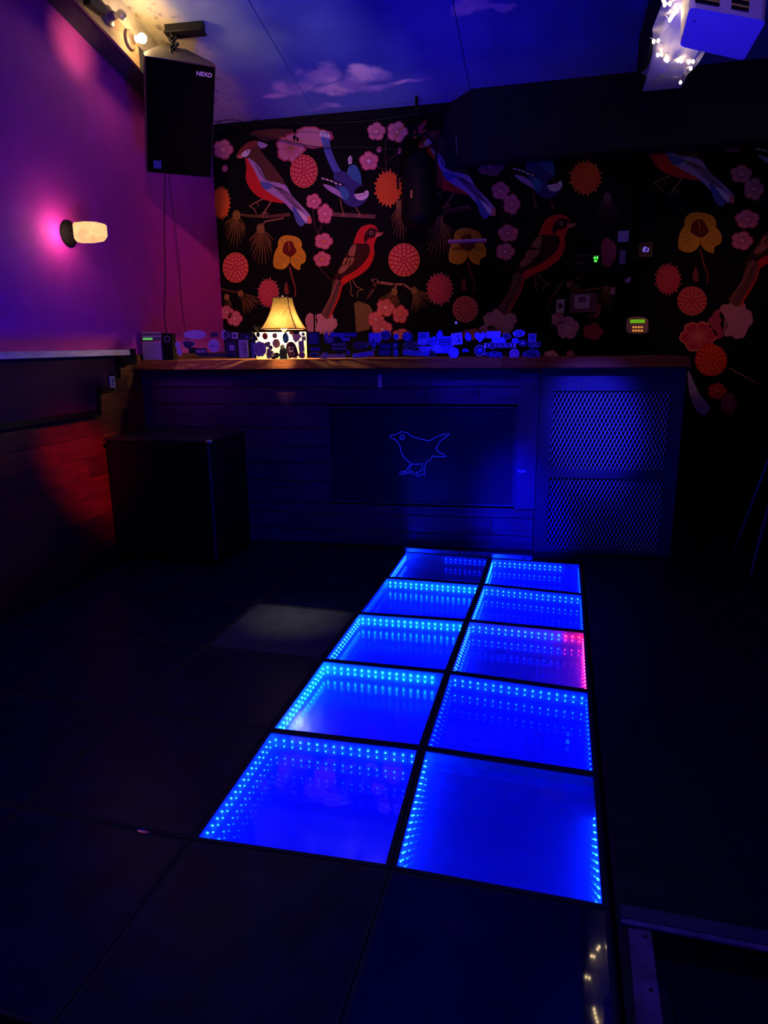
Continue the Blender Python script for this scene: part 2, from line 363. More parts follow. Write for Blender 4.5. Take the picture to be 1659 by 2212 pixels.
# templates are in enlarged drawing units: T maps them to the wall
def mk(T):
    P_ = lambda pts, col, lay=1, k=3: Pl([T(p) for p in smooth(pts, k)], col, lay)
    Q_ = lambda pts, col, lay=1: Pl([T(p) for p in pts], col, lay)
    Z_ = lambda pts, w_, col, lay=2: stroke([T(p) for p in pts], w_, col, lay)
    return P_, Q_, Z_
def robin(T, k=1, lay=8):
    P_, Q_, Z_ = mk(T)
    Z_([(400, 660), (330, 692), (295, 715)], 2.6, 'tan', lay); Z_([(295, 715), (330, 735), (345, 770)], 2, 'tan', lay); Z_([(350, 690), (360, 715)], 1.6, 'tan', lay)
    Z_([(450, 680), (420, 730), (400, 755)], 3, 'tan', lay)
    for e in ((365, 790), (390, 800), (420, 790), (432, 770)): Z_([(400, 755), e], 1.8, 'tan', lay)
    P_([(265, 370), (300, 385), (345, 430), (370, 500), (420, 560), (480, 610), (540, 660), (560, 692), (500, 690), (400, 668), (330, 625), (285, 565), (268, 510), (272, 440)], 'red', lay)
    P_([(280, 368), (330, 395), (370, 440), (410, 510), (450, 540), (500, 530), (560, 570), (600, 640), (700, 745), (738, 800), (715, 830), (690, 835), (600, 750), (540, 685), (470, 640), (400, 590), (365, 530), (325, 450)], 'lilac', lay+1)
    P_([(300, 285), (345, 270), (400, 350), (460, 420), (520, 500), (552, 560), (500, 545), (430, 530), (395, 470), (350, 410), (285, 365), (270, 330)], 'brown', lay+2)
    P_([(208, 340), (240, 292), (290, 255), (345, 245), (350, 275), (310, 305), (285, 345), (240, 372), (206, 366)], 'redbr', lay+3)
    P_([(236, 342), (262, 318), (300, 308), (292, 340), (268, 362), (240, 358)], 'white', lay+4)
    ell(*T((282, 324)), 1.8*k, 1.5*k, 'bg', lay+5, 0, 10)
    Q_([(198, 356), (240, 346), (245, 372), (215, 372)], 'coral', lay+4)
    P_([(372, 540), (415, 542), (460, 560), (440, 590), (400, 592)], 'blue', lay+3)
    P_([(600, 715), (645, 745), (690, 800), (690, 836), (668, 862), (635, 835), (612, 770)], 'blue', lay+3)
    P_([(636, 735), (700, 785), (715, 815), (690, 822), (650, 765)], 'white', lay+4)
    P_([(714, 785), (738, 800), (733, 840), (712, 832)], 'coral', lay+4)
    for i in range(6):
        Z_([(450+i*12, 556+i*4+6), (520+i*13, 620+i*2), (620+i*13, 720+i*8)], .9, 'dbr', lay+5)
    for i in range(3): Z_([(330+i*14, 400+i*28), (372+i*10, 470+i*22), (420+i*10, 520+i*12)], .8, 'dbr', lay+5)
def bluebird(T, k=1, lay=8):
    P_, Q_, Z_ = mk(T)
    for a, b_, c_ in (((945, 665), (958, 730), (968, 765)), ((1050, 700), (1068, 745), (1085, 765))):
        Z_([a, b_, c_], 2, 'tan', lay)
        for d in (-20, -4, 14): Z_([c_, (c_[0]+d, c_[1]+28)], 1.5, 'tan', lay)
    P_([(805, 190), (862, 200), (872, 270), (895, 350), (930, 425), (960, 480), (915, 490), (880, 440), (840, 350), (818, 270)], 'blue', lay)
    P_([(800, 182), (830, 176), (866, 200), (864, 226), (835, 220), (806, 215)], 'white', lay+1)
    for x in (815, 833, 850): Z_([(x, 178), (x+4, 222)], 1.2, 'navy', lay+2)
    Z_([(835, 225), (870, 340), (930, 450)], .9, 'navy', lay+2)
    P_([(1002, 440), (1050, 418), (1088, 475), (1097, 560), (1060, 565), (1000, 525)], 'teal', lay)
    Q_([(1000, 372), (1020, 350), (1032, 372), (1026, 410), (1005, 415)], 'white', lay+1); Z_([(1008, 400), (1020, 360)], 1, 'navy', lay+2); Z_([(1016, 406), (1026, 366)], 1, 'navy', lay+2)
    for x in (1022, 1046, 1070): Z_([(x, 435), (x+10, 560)], .9, 'navy', lay+2)
    P_([(903, 478), (980, 468), (1040, 530), (1110, 565), (1152, 615), (1132, 672), (1062, 722), (990, 700), (940, 640), (908, 560)], 'navy', lay+1)
    P_([(806, 503), (860, 520), (930, 540), (972, 558), (960, 572), (900, 552), (820, 527)], 'bg', lay+2)
    for x, y in ((822, 516), (852, 524), (882, 534), (912, 548), (945, 558)): Q_([T_ for T_ in [(x-14, y-7), (x+10, y-2), (x+12, y+10), (x-8, y+4)]], 'white', lay+3)
    P_([(822, 556), (900, 578), (950, 625), (972, 662), (930, 642), (860, 600)], 'lilac', lay+2)
    P_([(938, 578), (990, 588), (1012, 640), (985, 672), (952, 640)], 'teal', lay+3)
    P_([(1050, 602), (1092, 568), (1130, 578), (1148, 612), (1100, 625), (1052, 642)], 'bg', lay+3)
    P_([(1045, 632), (1095, 622), (1142, 600), (1147, 640), (1112, 670), (1072, 668)], 'white', lay+4)
    ell(*T((1112, 615)), 2.2*k, 1.8*k, 'bg', lay+5, 0, 10); Z_([(1050, 645), (1100, 640), (1140, 620)], .9, 'navy', lay+5)
def redbird(T, k=1, lay=8):
    P_, Q_, Z_ = mk(T)
    Z_([(1015, 1250), (1025, 1300), (1018, 1340), (1040, 1362)], 1.8, 'tan', lay); Z_([(1035, 1245), (1060, 1290), (1110, 1315)], 2, 'tan', lay); Z_([(1100, 1312), (1070, 1325), (1068, 1365)], 1.7, 'tan', lay)
    P_([(1150, 845), (1195, 855), (1216, 890), (1210, 930), (1186, 1000), (1190, 1060), (1160, 1140), (1100, 1200), (1020, 1245), (970, 1278), (955, 1292), (950, 1240), (1050, 1160), (1120, 1080), (1120, 1000), (1080, 985), (1040, 992), (1060, 920), (1092, 868)], 'red', lay)
    P_([(1115, 945), (1130, 900), (1160, 872), (1200, 878), (1214, 905), (1190, 938), (1150, 948), (1125, 978)], 'dbr', lay+1)
    ell(*T((1167, 905)), 4.2*k, 4.2*k, 'olive', lay+2); ell(*T((1167, 905)), 3.2*k, 3.2*k, 'pinkl', lay+3); ell(*T((1167, 905)), 2.3*k, 2.3*k, 'bg', lay+4)
    Q_([(1200, 905), (1262, 902), (1228, 930), (1198, 936)], 'coral', lay+2); Z_([(1200, 918), (1255, 904)], .9, 'dbr', lay+3)
    P_([(1040, 988), (1100, 984), (1142, 984), (1160, 1030), (1132, 1100), (1062, 1170), (980, 1215), (905, 1245), (872, 1282), (905, 1218), (950, 1130), (990, 1060)], 'dbr', lay+1)
    for p in ([(1000, 1060), (1028, 1000), (1060, 992), (1045, 1070)], [(975, 1140), (995, 1095), (1025, 1085), (1010, 1140)], [(1005, 1130), (1030, 1080), (1048, 1090), (1020, 1140)], [(930, 1190), (960, 1140), (1010, 1145), (960, 1195)], [(960, 1130), (980, 1085), (1000, 1092), (985, 1135)]):
        P_(p, 'tan', lay+2, 2)
    P_([(905, 1235), (955, 1262), (950, 1330), (905, 1430), (858, 1522), (815, 1492), (815, 1468), (870, 1370)], 'duskbr', lay)
    Z_([(958, 1275), (935, 1370), (868, 1512)], 3.6*k, 'red', lay+1); Z_([(925, 1250), (880, 1360), (822, 1478)], 2*k, 'tan', lay+1); Z_([(935, 1270), (850, 1500)], 1, 'bg', lay+2)
def iris(T, k=1, lay=6, leaf=True):
    P_, Q_, Z_ = mk(T)
    Z_([(583, 1150), (605, 1240), (625, 1300), (622, 1360)], [4, 3.6, 3.2, 2.5], 'redbr', lay-2)
    if leaf: P_([(560, 1255), (572, 1300), (575, 1345), (548, 1340), (545, 1300)], 'redbr', lay-2)
    P_([(512, 945), (550, 924), (600, 926), (650, 945), (672, 990), (650, 1035), (580, 1062), (520, 1030), (498, 990)], 'yel', lay)
    P_([(505, 1000), (472, 1060), (470, 1150), (540, 1166), (583, 1120), (588, 1060), (540, 1010)], 'yel', lay+1)
    P_([(655, 1000), (697, 1055), (695, 1112), (662, 1135), (655, 1172), (610, 1152), (585, 1110), (588, 1060), (630, 1010)], 'yel', lay+1)
    for a in ([(540, 1080), (500, 1110), (485, 1150)], [(555, 1085), (530, 1120), (515, 1155)], [(620, 1085), (650, 1110), (665, 1130)], [(610, 1090), (630, 1125), (645, 1160)], [(520, 950), (545, 985)], [(560, 935), (570, 975)], [(600, 935), (598, 975)], [(640, 955), (620, 985)], [(530, 1070), (490, 1080)], [(640, 1070), (685, 1080)], [(586, 1065), (585, 1120)]):
        Z_(a, .8, 'olive', lay+3)
    P_([(545, 985), (570, 965), (600, 968), (615, 1000), (632, 1040), (592, 1078), (545, 1055), (532, 1030)], 'maroon', lay+2)
    Z_([(575, 975), (582, 1010), (580, 1030)], 1.6, 'yel', lay+4)
def T0(kx=1, ky=1, a=(0, 0), to=(0, 0)):
    """a: anchor in drawing units, to: where it lies on the wall"""
    ax, ay = 450+a[0]/3.318, 230+a[1]/3.318
    if to == (0, 0): to = (ax, ay)
    return lambda p: (to[0]+(450+p[0]/3.318-ax)*kx, to[1]+(230+p[1]/3.318-ay)*ky)
base_t = T0()
P0 = lambda x, y: (450+x/3.318, 230+y/3.318)
robin(base_t); bluebird(base_t); redbird(base_t); iris(base_t)
robin(T0(1.04, 1.04, (735, 820), (1070, 460)), 1.04); bluebird(T0(1.04, 1.04, (1145, 620), (1213, 397)), 1.04)
redbird(T0(1.27, 1.06, (1260, 903), (1248, 482)), 1.1); iris(T0(1.15, 1.06, (583, 1040), (1010, 530)), 1.1)
iris(T0(1.33, 1.17, (583, 1040), (1512, 500)), 1.2); redbird(T0(1.5, 1.16, (850, 1520), (1592, 661)), 1.2)
robin(T0(1.3, 1.12, (735, 820), (1585, 432)), 1.2); bluebird(T0(1.3, 1.12, (805, 505), (1631, 318)), 1.2)
# twigs
for pts in ([P0(190, 770), P0(300, 785), P0(430, 790), P0(580, 775)],): stroke(pts, [4, 5, 5, 7], 'tan', 2); stroke(pts, [2.5, 3.5, 3.5, 5], 'brown', 3)
stroke([P0(385, 860), P0(405, 825), P0(540, 800)], [3, 3.5, 3], 'tan', 2)
stroke([P0(885, 772), P0(1190, 790)], 9, 'duskbr', 2)
stroke([(948, 478), (965, 455), (1015, 445)], [3, 3, 8], 'duskbr', 2); stroke([(960, 462), (1018, 452)], 3, 'brown', 2)
stroke([P0(1175, 1245), P0(1230, 1262), P0(1330, 1275), P0(1400, 1275), P0(1450, 1310)], [5, 6, 5, 5, 4], 'tan', 2)
stroke([P0(1200, 1240), P0(1190, 1300), P0(1140, 1375)], [8, 7, 4], 'brown', 2); stroke([P0(1345, 1280), P0(1340, 1320)], 4, 'tan', 2)
Pl([P0(1045, 1410), P0(1075, 1395), P0(1150, 1420), P0(1200, 1500), P0(1150, 1600), P0(1060, 1620), P0(1050, 1480)], 'olive', 1)
stroke([P0(90, 1305), P0(140, 1320), P0(230, 1335)], 4, 'brown', 2)
stroke([(1130, 575), (1140, 590)], 2, 'tan', 2); stroke([(1215, 610), (1195, 640), (1180, 665)], [7, 6, 3], 'brown', 2)
stroke([(1315, 560), (1240, 605), (1225, 620)], [3, 5, 6], 'duskbr', 2); stroke([(1225, 620), (1260, 628), (1310, 620)], 3, 'tan', 2)
# pine sprays
def pn(cx, cy, a0, a1, l0, l1, n=15, **k): pine(cx, cy, fan(cx, cy, a0, a1, l0, l1, n), **k)
pn(511, 463, -52, 40, 32, 68); pn(563, 492, -42, 46, 36, 78); pn(864, 440, -30, 30, 36, 74, 11); pn(948, 474, -48, 50, 42, 82)
pn(852, 628, -62, 20, 40, 34, 13, rc=7); pn(895, 626, -10, 75, 46, 44, 13, rc=7); pn(490, 640, -15, 25, 26, 46, 8, rc=6); pn(520, 632, 8, 72, 46, 44, 12, rc=6)
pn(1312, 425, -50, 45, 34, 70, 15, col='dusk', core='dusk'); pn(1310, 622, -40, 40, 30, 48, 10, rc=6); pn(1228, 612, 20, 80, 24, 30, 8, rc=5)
# flowers
spiky(478, 438, 21, 38); spiky(839, 407, 32, 42); spiky(1265, 384, 37, 40)
spiky(580, 633, 25, 34, 'crim', 'pink'); spiky(950, 624, 31, 37, 'crim', 'pink'); spiky(1443, 603, 30, 36, 'crim', 'coral')
pompom(656.5, 370, 29, 35); pompom(508.8, 578, 27, 32); pompom(872.8, 561.5, 33, 35); pompom(1005, 668, 27, 28, 'coral', 'crim', 'coral'); pompom(1495, 650, 31, 31, 'crim', 'coral', 'coral')
blossom(482, 323, 22, 'pink'); bud(485.5, 364, 8)
blossom(673, 297, 46, 'blobp', 'pinkd', 'pinkl', 24, 4, 1, 2, False); blossom(628, 320, 32, 'blobp', 'pinkd', 'tan', 32, 5, .6, 2)
blossom(813, 284, 20, 'pink', ph=1); blossom(858, 285, 23, 'pink'); bud(819, 323, 7); bud(861, 326, 8); blossom(797, 348, 21, 'pink', cen='white', ph=2)
stroke([(834, 300), (832, 340), (834, 365), (815, 362)], 1.8, 'brown', 2); stroke([(861, 330), (834, 350)], 1.6, 'brown', 2)
blossom(677.5, 435, 17, 'pink', cen='pinkl'); blossom(702, 462, 17, 'pink', ry=22, ph=1); blossom(699, 521, 20, 'pink', ry=18, cen='orl'); blossom(696, 560, 19, 'pink', ry=17, cen='orl', ph=2)
stroke([(676, 452), (680, 490), (688, 505)], 1.8, 'brown', 2); stroke([(697, 480), (688, 505)], 1.8, 'brown', 2); stroke([(690, 578), (705, 595), (716, 605)], 2, 'brown', 2); bud(669, 478, 6)
blossom(489, 675, 16, 'pink', ph=1); blossom(507, 688, 17, 'pink'); blossom(833, 664, 20, 'coral', cen='pinkl'); blossom(864.5, 679, 18, 'coral', 'crim', 'orl', 20, ph=1); blossom(812, 690, 18, 'coral'); blossom(826, 712, 22, 'coral', ph=2); blossom(868, 722, 20, 'coral', ph=1, ry=12)
blossom(703, 699, 25, 'blobp', 'blobp', 'pinkl', 26, 5, 0, 2, False); blossom(673, 697, 14, 'blobp', 'blobp', 'pinkl', 22, 3, 1, 2, False)
for q in range(5): stroke([(692+q*6, 680), (690+q*7, 710)], .8, 'pinkl', 6)
stroke([(679, 676), (679, 716)], 3.4, 'bg', 7)
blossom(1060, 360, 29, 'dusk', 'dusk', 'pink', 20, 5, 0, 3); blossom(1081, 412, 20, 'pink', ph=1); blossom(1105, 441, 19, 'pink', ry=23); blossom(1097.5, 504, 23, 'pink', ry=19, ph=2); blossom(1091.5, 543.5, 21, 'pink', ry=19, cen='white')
stroke([(1083, 432), (1084, 470), (1092, 485)], 2, 'brown', 2); stroke([(1102, 465), (1092, 485)], 2, 'brown', 2); stroke([(1090, 562), (1100, 582), (1115, 592)], 2.2, 'brown', 2)
blossom(1080, 694, 36, 'blobp', 'blobp', 'pinkl', 28, 5, 1.4, 2, False); blossom(1057, 712, 22, 'blobp', 'blobp', 'pinkl', 14, 4, 0, 2, False)
for q in range(7): stroke([(1063+q*6, 672), (1060+q*6.5, 705)], .8, 'pinkl', 6)
blossom(1020, 722, 22, 'coral', 'coral', 'coral', 12, 5, 0, 2, False); blossom(1314, 545, 17, 'pinkd', 'pinkd', 'pink', 32, 3, .5, 3, False)
blossom(1226, 708, 24, 'pink', 'pinkl', ph=1); blossom(1206, 690, 16, 'pink', 'dusk'); blossom(1279, 668, 20, 'pinkd', 'pinkd', ph=2, lines=False); blossom(1281, 716, 22, 'crim', 'crim', ry=18, lines=False); blossom(1190, 768, 16, 'pink', ry=12, cen='white'); blossom(1232, 765, 9, 'pinkd')
blossom(1601, 376, 24, 'pink', ry=20, ph=1); blossom(1628, 408.5, 22, 'pink', ry=25); blossom(1614, 473.6, 27, 'pink', ry=21, ph=2); blossom(1603, 520, 24, 'pink', ry=21)
blossom(1587, 690, 38, 'blobp', 'blobp', 'pink', 42, 5, .4, 2, False); blossom(1552, 700, 22, 'pinkd', 'pinkd', 'pink', 30, 4, 0, 2, False); blossom(1508.5, 727, 40, 'crim', 'coral', 'coral', 33, 6, .5, 3); pompom(1536, 778, 34, 34, 'red', 'orange', 'red', 5)
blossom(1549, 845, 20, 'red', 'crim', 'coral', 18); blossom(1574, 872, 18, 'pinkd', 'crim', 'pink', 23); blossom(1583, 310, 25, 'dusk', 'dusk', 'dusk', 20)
Pl(smooth([(1487, 800), (1510, 850), (1533, 880), (1520, 897), (1500, 880), (1488, 840)]), 'lilac', 2); stroke([(1575, 795), (1612, 815), (1640, 830)], 3, 'tan', 3)
Pl(smooth([(905, 292), (922, 264), (915, 262), (893, 285)]), 'crim', 3); stroke([(893, 298), (908, 290), (921, 280)], 3, 'orl', 4)
Pl(smooth([P0(340, 250), P0(400, 262), P0(425, 280), P0(380, 300)]), 'lilac', 4)
Pl([P0(290, 200), P0(360, 150), P0(600, 165), P0(620, 190), P0(500, 240), P0(400, 245)], 'brown', 1)
wb = MB(); wb.box((XL, YB, 0), (XR, YB+.1, 3.3), PK.index('bg')); mu.add(wb.v, wb.f, PK.index('bg'))
struct('wall_back', mu, PM)

# ------------------------------------------------------------------ dance floor tiles
LEDB = emis('led_blue', (.001, .02, 1), 400); LEDD = emis('led_blue_dim', (.0002, .008, 1), 90); LEDR = emis('led_red', (1, .006, .03), 160)
LEDS = emis('led_blue_soft', (.0006, .03, 1), 700)
def glassmat(name, rough=0.0):
    """one-way coated blue smoked glass: little mirror from above, strong mirror from below"""
    m = mixmat(name, ('ShaderNodeBsdfTransparent', {'Color': (.58, .78, 1, 1)}), ('ShaderNodeBsdfAnisotropic', {'Color': (.6, .7, 1, 1), 'Roughness': rough}), .4)
    nt = m.node_tree; mx = [n for n in nt.nodes if n.type == 'MIX_SHADER'][0]; g = nt.nodes.new('ShaderNodeNewGeometry'); mp = nt.nodes.new('ShaderNodeMapRange')
    mp.inputs[3].default_value = .05; mp.inputs[4].default_value = .5; nt.links.new(g.outputs['Backfacing'], mp.inputs[0]); nt.links.new(mp.outputs[0], mx.inputs[0]); return m
GL = glassmat('half_mirror_glass'); GLS = glassmat('scuffed_half_mirror_glass', .10); GLN = GL
def basemat(name, rough, fac, gc=(.6, .75, 1, 1)):
    return mixmat(name, ('ShaderNodeBsdfDiffuse', {'Color': (.4, .42, .5, 1)}), ('ShaderNodeBsdfAnisotropic', {'Color': gc, 'Roughness': rough}), fac)
BS = basemat('mirror_base', .0, .5); BSR = basemat('worn_mirror_base', .13, .5)
def backlit(name, src, e):      # light panel: the base plate itself gives off a blue glow
    m = src.copy(); m.name = name; nt = m.node_tree; out = [n for n in nt.nodes if n.type == 'OUTPUT_MATERIAL'][0]; mx = out.inputs[0].links[0].from_node
    em = nt.nodes.new('ShaderNodeEmission'); em.inputs[0].default_value = (0, 0, 1, 1); em.inputs[1].default_value = e
    ad = nt.nodes.new('ShaderNodeAddShader'); nt.links.new(mx.outputs[0], ad.inputs[0]); nt.links.new(em.outputs[0], ad.inputs[1]); nt.links.new(ad.outputs[0], out.inputs[0]); return m
BSG, BSRG, BSL = backlit('glowing_mirror_base', BS, .5), backlit('glowing_worn_mirror_base', BSR, .6), backlit('faint_mirror_base', BS, .2); BSN = backlit('clear_mirror_base', basemat('clear_mirror', 0, .5, (.9, .8, .95, 1)), .03)
SIDE = pr('led_channel', (.35, .37, .42), .5)
# sides: (start,end,material) ; b=back l=left r=right f=near
def led_tile(i, j, label, leds, soft=False, glow=1):
    q = [node(i, j), node(i+1, j), node(i+1, j+1), node(i, j+1)]
    cen = sum(q, Vector())/4
    def inset(d):
        out = []
        for k in range(4):
            a = (q[k-1]-q[k]).normalized(); b_ = (q[(k+1) % 4]-q[k]).normalized(); s_ = abs(a.cross(b_).z)
            out.append(q[k]+(a+b_)*(d/s_))
        return out
    o_, i_ = inset(.002), inset(.0155); i2 = inset(.019)
    root = thing('led_floor_tile', label, 'floor tile', (cen.x, cen.y, PIT0), 'lit blue mirror tiles of the dance floor')
    fr = MB()
    for k in range(4):
        a, b_, c_, d_ = o_[k], o_[(k+1) % 4], i_[(k+1) % 4], i_[k]
        fr.prism([(p.x, p.y, PIT0) for p in (a, b_, c_, d_)], (0, 0, -PIT0-.001))
    fr.build('frame', M['seam'], root)
    h0 = -.042; bm = MB(); bm.prism([(p.x, p.y, h0-.006) for p in i_], (0, 0, .006)); bm.build('mirror_base', (BSRG if soft else BSG) if glow == 1 else (BSL if glow == 0 else BSN), root)
    gm = MB(); gm.poly([(p.x, p.y, -.004) for p in i_]); gm.build('glass_top', GLS if soft else (GLN if glow == 2 else GL), root)
    S4 = {'f': (0, 1), 'r': (1, 2), 'b': (2, 3), 'l': (3, 0)}
    for sd in 'frbl':
        runs = leds.get(sd, [])
        a, b_ = i2[S4[sd][0]], i2[S4[sd][1]]; inn = (cen-(a+b_)/2); inn.z = 0; inn.normalize()
        if sd == 'b' or sd == 'l': a, b_ = (b_, a)      # b: left->right, l: near->far
        mbs = MB(); pa, pb = (i_[S4[sd][0]], i_[S4[sd][1]])
        mbs.prism([(pa.x, pa.y, h0), (pb.x, pb.y, h0), (pb.x, pb.y, -.005), (pa.x, pa.y, -.005)], inn*.0015, 0)
        n = 17
        mats = [SIDE]
        for (f0, f1, mt) in runs:
            if mt not in mats: mats.append(mt)
            for k in range(n):
                f = (k+.5)/n
                if f0 <= f <= f1:
                    p = a+(b_-a)*f+inn*.001
                    mbs.ball((p.x, p.y, -.030), .0027 if not soft else .0037, 6, 4, mats.index(mt))
        mbs.build('led_strip', mats, root)
    return root
B_, D_, R_, S_ = LEDB, LEDD, LEDR, LEDS
led_tile(-1, 4, 'lit blue floor tile touching the booth kick plate, dark in its middle', {'l': [(0, 1, B_)], 'b': [(.5, 1, D_)]}, False, 2)
led_tile(0, 4, 'lit blue floor tile under the mesh panels, topmost of the right column', {'b': [(0, .85, B_)], 'l': [(0, 1, B_)], 'r': [(0, 1, D_)]})
led_tile(-1, 3, 'lit blue floor tile with blurred lights, second from the booth in the left column', {'b': [(0, 1, S_)], 'l': [(0, 1, D_)]}, True)
led_tile(0, 3, 'lit blue floor tile with crisp dots, second from the booth in the right column', {'b': [(0, 1, B_)], 'l': [(0, 1, B_)], 'r': [(0, 1, D_)]})
led_tile(-1, 2, 'lit blue floor tile with smeared lights, middle of the left column', {'b': [(0, 1, S_)], 'l': [(0, 1, B_)]}, True)
led_tile(0, 2, 'mirror floor tile with blue dots and a red glowing right edge', {'b': [(0, .82, B_), (.82, 1, R_)], 'l': [(0, 1, B_)], 'r': [(0, 1, R_)]}, False, 0)
led_tile(-1, 1, 'lit blue floor tile with cyan glow along far and left edges, one row behind the nearest', {'b': [(0, .92, S_)], 'l': [(0, 1, S_)]}, True)
led_tile(0, 1, 'lit blue floor tile with columns of dots, one row behind the nearest in the right column', {'b': [(0, 1, B_)], 'l': [(0, 1, D_)], 'r': [(0, 1, D_)]})
led_tile(-1, 0, 'nearest lit blue floor tile of the left column with rows of dots', {'b': [(0, 1, B_)], 'l': [(0, 1, B_)]})
led_tile(0, 0, 'nearest lit blue floor tile of the right column with a dark far side', {'l': [(0, 1, B_)], 'r': [(0, .72, B_)]}, False, 0)

rown = ['in the nearest row, before the lit tiles', 'in the row of the nearest lit tiles', 'in the second lit row from the camera', 'in the middle lit row', 'in the second lit row from the booth', 'in the row touching the booth']
coln = {-2: 'first panel left of the lit tiles', -3: 'second panel left of the lit tiles', -4: 'third panel left of the lit tiles', -1: 'below the left lit column', 0: 'below the right lit column'}
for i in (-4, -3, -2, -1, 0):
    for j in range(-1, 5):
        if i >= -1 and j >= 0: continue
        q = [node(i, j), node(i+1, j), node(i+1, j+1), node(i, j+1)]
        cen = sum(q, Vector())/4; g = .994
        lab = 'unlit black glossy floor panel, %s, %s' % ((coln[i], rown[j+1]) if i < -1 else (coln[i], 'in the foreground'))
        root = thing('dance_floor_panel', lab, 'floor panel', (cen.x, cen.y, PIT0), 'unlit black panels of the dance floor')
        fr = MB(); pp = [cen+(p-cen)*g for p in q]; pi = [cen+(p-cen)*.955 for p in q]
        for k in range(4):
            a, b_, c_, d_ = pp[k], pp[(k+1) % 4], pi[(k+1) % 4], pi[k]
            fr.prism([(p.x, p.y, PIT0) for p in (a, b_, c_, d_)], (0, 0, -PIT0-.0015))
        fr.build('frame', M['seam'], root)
        t = MB(); t.prism([(p.x, p.y, -.03) for p in pi], (0, 0, .0295)); t.build('panel_top', (M['panel'] if (i, j) != (0, -1) else pr('polished_panel', (.002, .002, .022), .03, spec=.35)) if (i, j) != (-2, 2) else pr('sheen_grey_panel', (.05, .05, .05), .5, var=.2, scale=9, spec=.2), root)  # one panel is painted greyer to imitate a blurred light reflection

# floor edging at lower right
r = thing('threshold_strip', 'worn metal threshold strip across the floor at lower right', 'floor trim', (.62, -.03, 0))
t = MB(); p = [on(*a, 2, .006) for a in ((1341, 1982), (1659, 2043), (1659, 2052), (1343, 1993))]; dx = (p[1]-p[0])
p[1] = p[0]+dx*3; p[2] = p[3]+dx*3
t.prism([(v.x, v.y, 0) for v in p], (0, 0, .006)); t.build('strip', M['metal'], r)
q0 = [on(*a, 2, .003) for a in ((1340, 1952), (1470, 1976), (1470, 1998), (1341, 1980))]; t = MB(); dx = q0[1]-q0[0]; q0[1] = q0[0]+dx*4; q0[2] = q0[3]+dx*4
t.prism([(v.x, v.y, 0) for v in q0], (0, 0, .003)); t.build('backing_board', pr('purple_grey_board', (.07, .05, .05), .5, var=.2), r)
r = thing('edging_bar', 'flat bolted metal bar running toward the camera beside the dance floor', 'floor trim', (.67, -.2, 0))
a0, a1, b0, b1 = on(1357, 2004, 2, .004), on(1406, 2010, 2, .004), on(1375, 2212, 2, .004), on(1432, 2212, 2, .004)
t = MB(); b0 = a0+(b0-a0)*2; b1 = a1+(b1-a1)*2; t.prism([(v.x, v.y, PIT0) for v in (a0, b0, b1, a1)], (0, 0, -PIT0+.004)); t.build('bar', pr('tarnished_bar', (.3, .17, .10), .6, .1, var=.6, scale=14, bump=.3), r)
for px, py in ((1394, 2023), (1406, 2139)):
    c_ = on(px, py, 2, .004); t = MB(); t.cyl((c_.x, c_.y, .0035), (c_.x, c_.y, .0065), .006, .004, 12); t.build('bolt', M['screw'], r)
t = MB(); t.box((.745, -.64, PIT0), (XR-.02, -.06, PIT0+.012)); tag(t.build('rubber_mat', M['blackm'], None, (1.5, -.35, PIT0), .003), 'black rubber mat sunk behind the metal floor edging', 'mat')
t = MB(); c_ = on(308, 1797, 2, 0)
t.add([c_+Vector(v) for v in ((-.02, 0, .004), (-.004, .006, .009), (.012, .002, .004), (.034, -.002, .007), (.01, -.01, .003), (-.01, -.007, .004))], [(0, 1, 2, 5), (2, 3, 4), (2, 4, 5)]); 
tag(t.build('foil_scrap', pr('red_foil', (.8, .35, .3), .3, .6), None, c_), 'small pinkish foil scrap lying in a dark floor seam', 'scrap')

# ------------------------------------------------------------------ DJ booth
TH = math.atan(.079); U = Vector((math.cos(TH), math.sin(TH), 0)); NN = Vector((math.sin(TH), -math.cos(TH), 0)); BO = Vector((.283, 3.223, 0)); Zv = Vector((0, 0, 1))
def bp(u, z, d=0): return BO+U*u+NN*d+Zv*z
def bpx(x, y, d=0):      # pixel -> (u,z) on the booth front plane pushed out by d
    p = onp(x, y, NN, BO+NN*d); return (p-BO).dot(U), p.z
BD, BDX = [], 0
W1 = wood('booth_plank_dark', (.07, .022, .08), (.13, .045, .15), (1.2, 8, 12), .42)
W2 = wood('booth_plank_mid', (.09, .03, .09), (.17, .06, .17), (1.2, 8, 12), .42, 3)
W3 = wood('booth_plank_brown', (.07, .03, .09), (.14, .06, .18), (1.2, 8, 12), .45, 7)
uL = bpx(290, 800)[0]+.03; uR = bpx(1480, 830)[0]
booth = thing('dj_booth', 'long wood-clad DJ booth with bird panel and mesh vents', 'booth', bp(-1.0, 0))
t = MB(); t.obox(bp(uL, 0, -.02), U*(uR-uL), -NN*.5, Zv*1.275); t.build('carcass', M['blackm'], booth)
uP = bpx(1155, 1100)[0]      # planks end here
pu0, pz1 = bpx(707, 877); pu1, _ = bpx(1117, 877); _, pz0 = bpx(900, 1089)
k = 0; zrow = .0
rows = [.0, .105, .235, pz0-.012, .47, .60, .73, .86, pz1+.012, 1.15, 1.275]
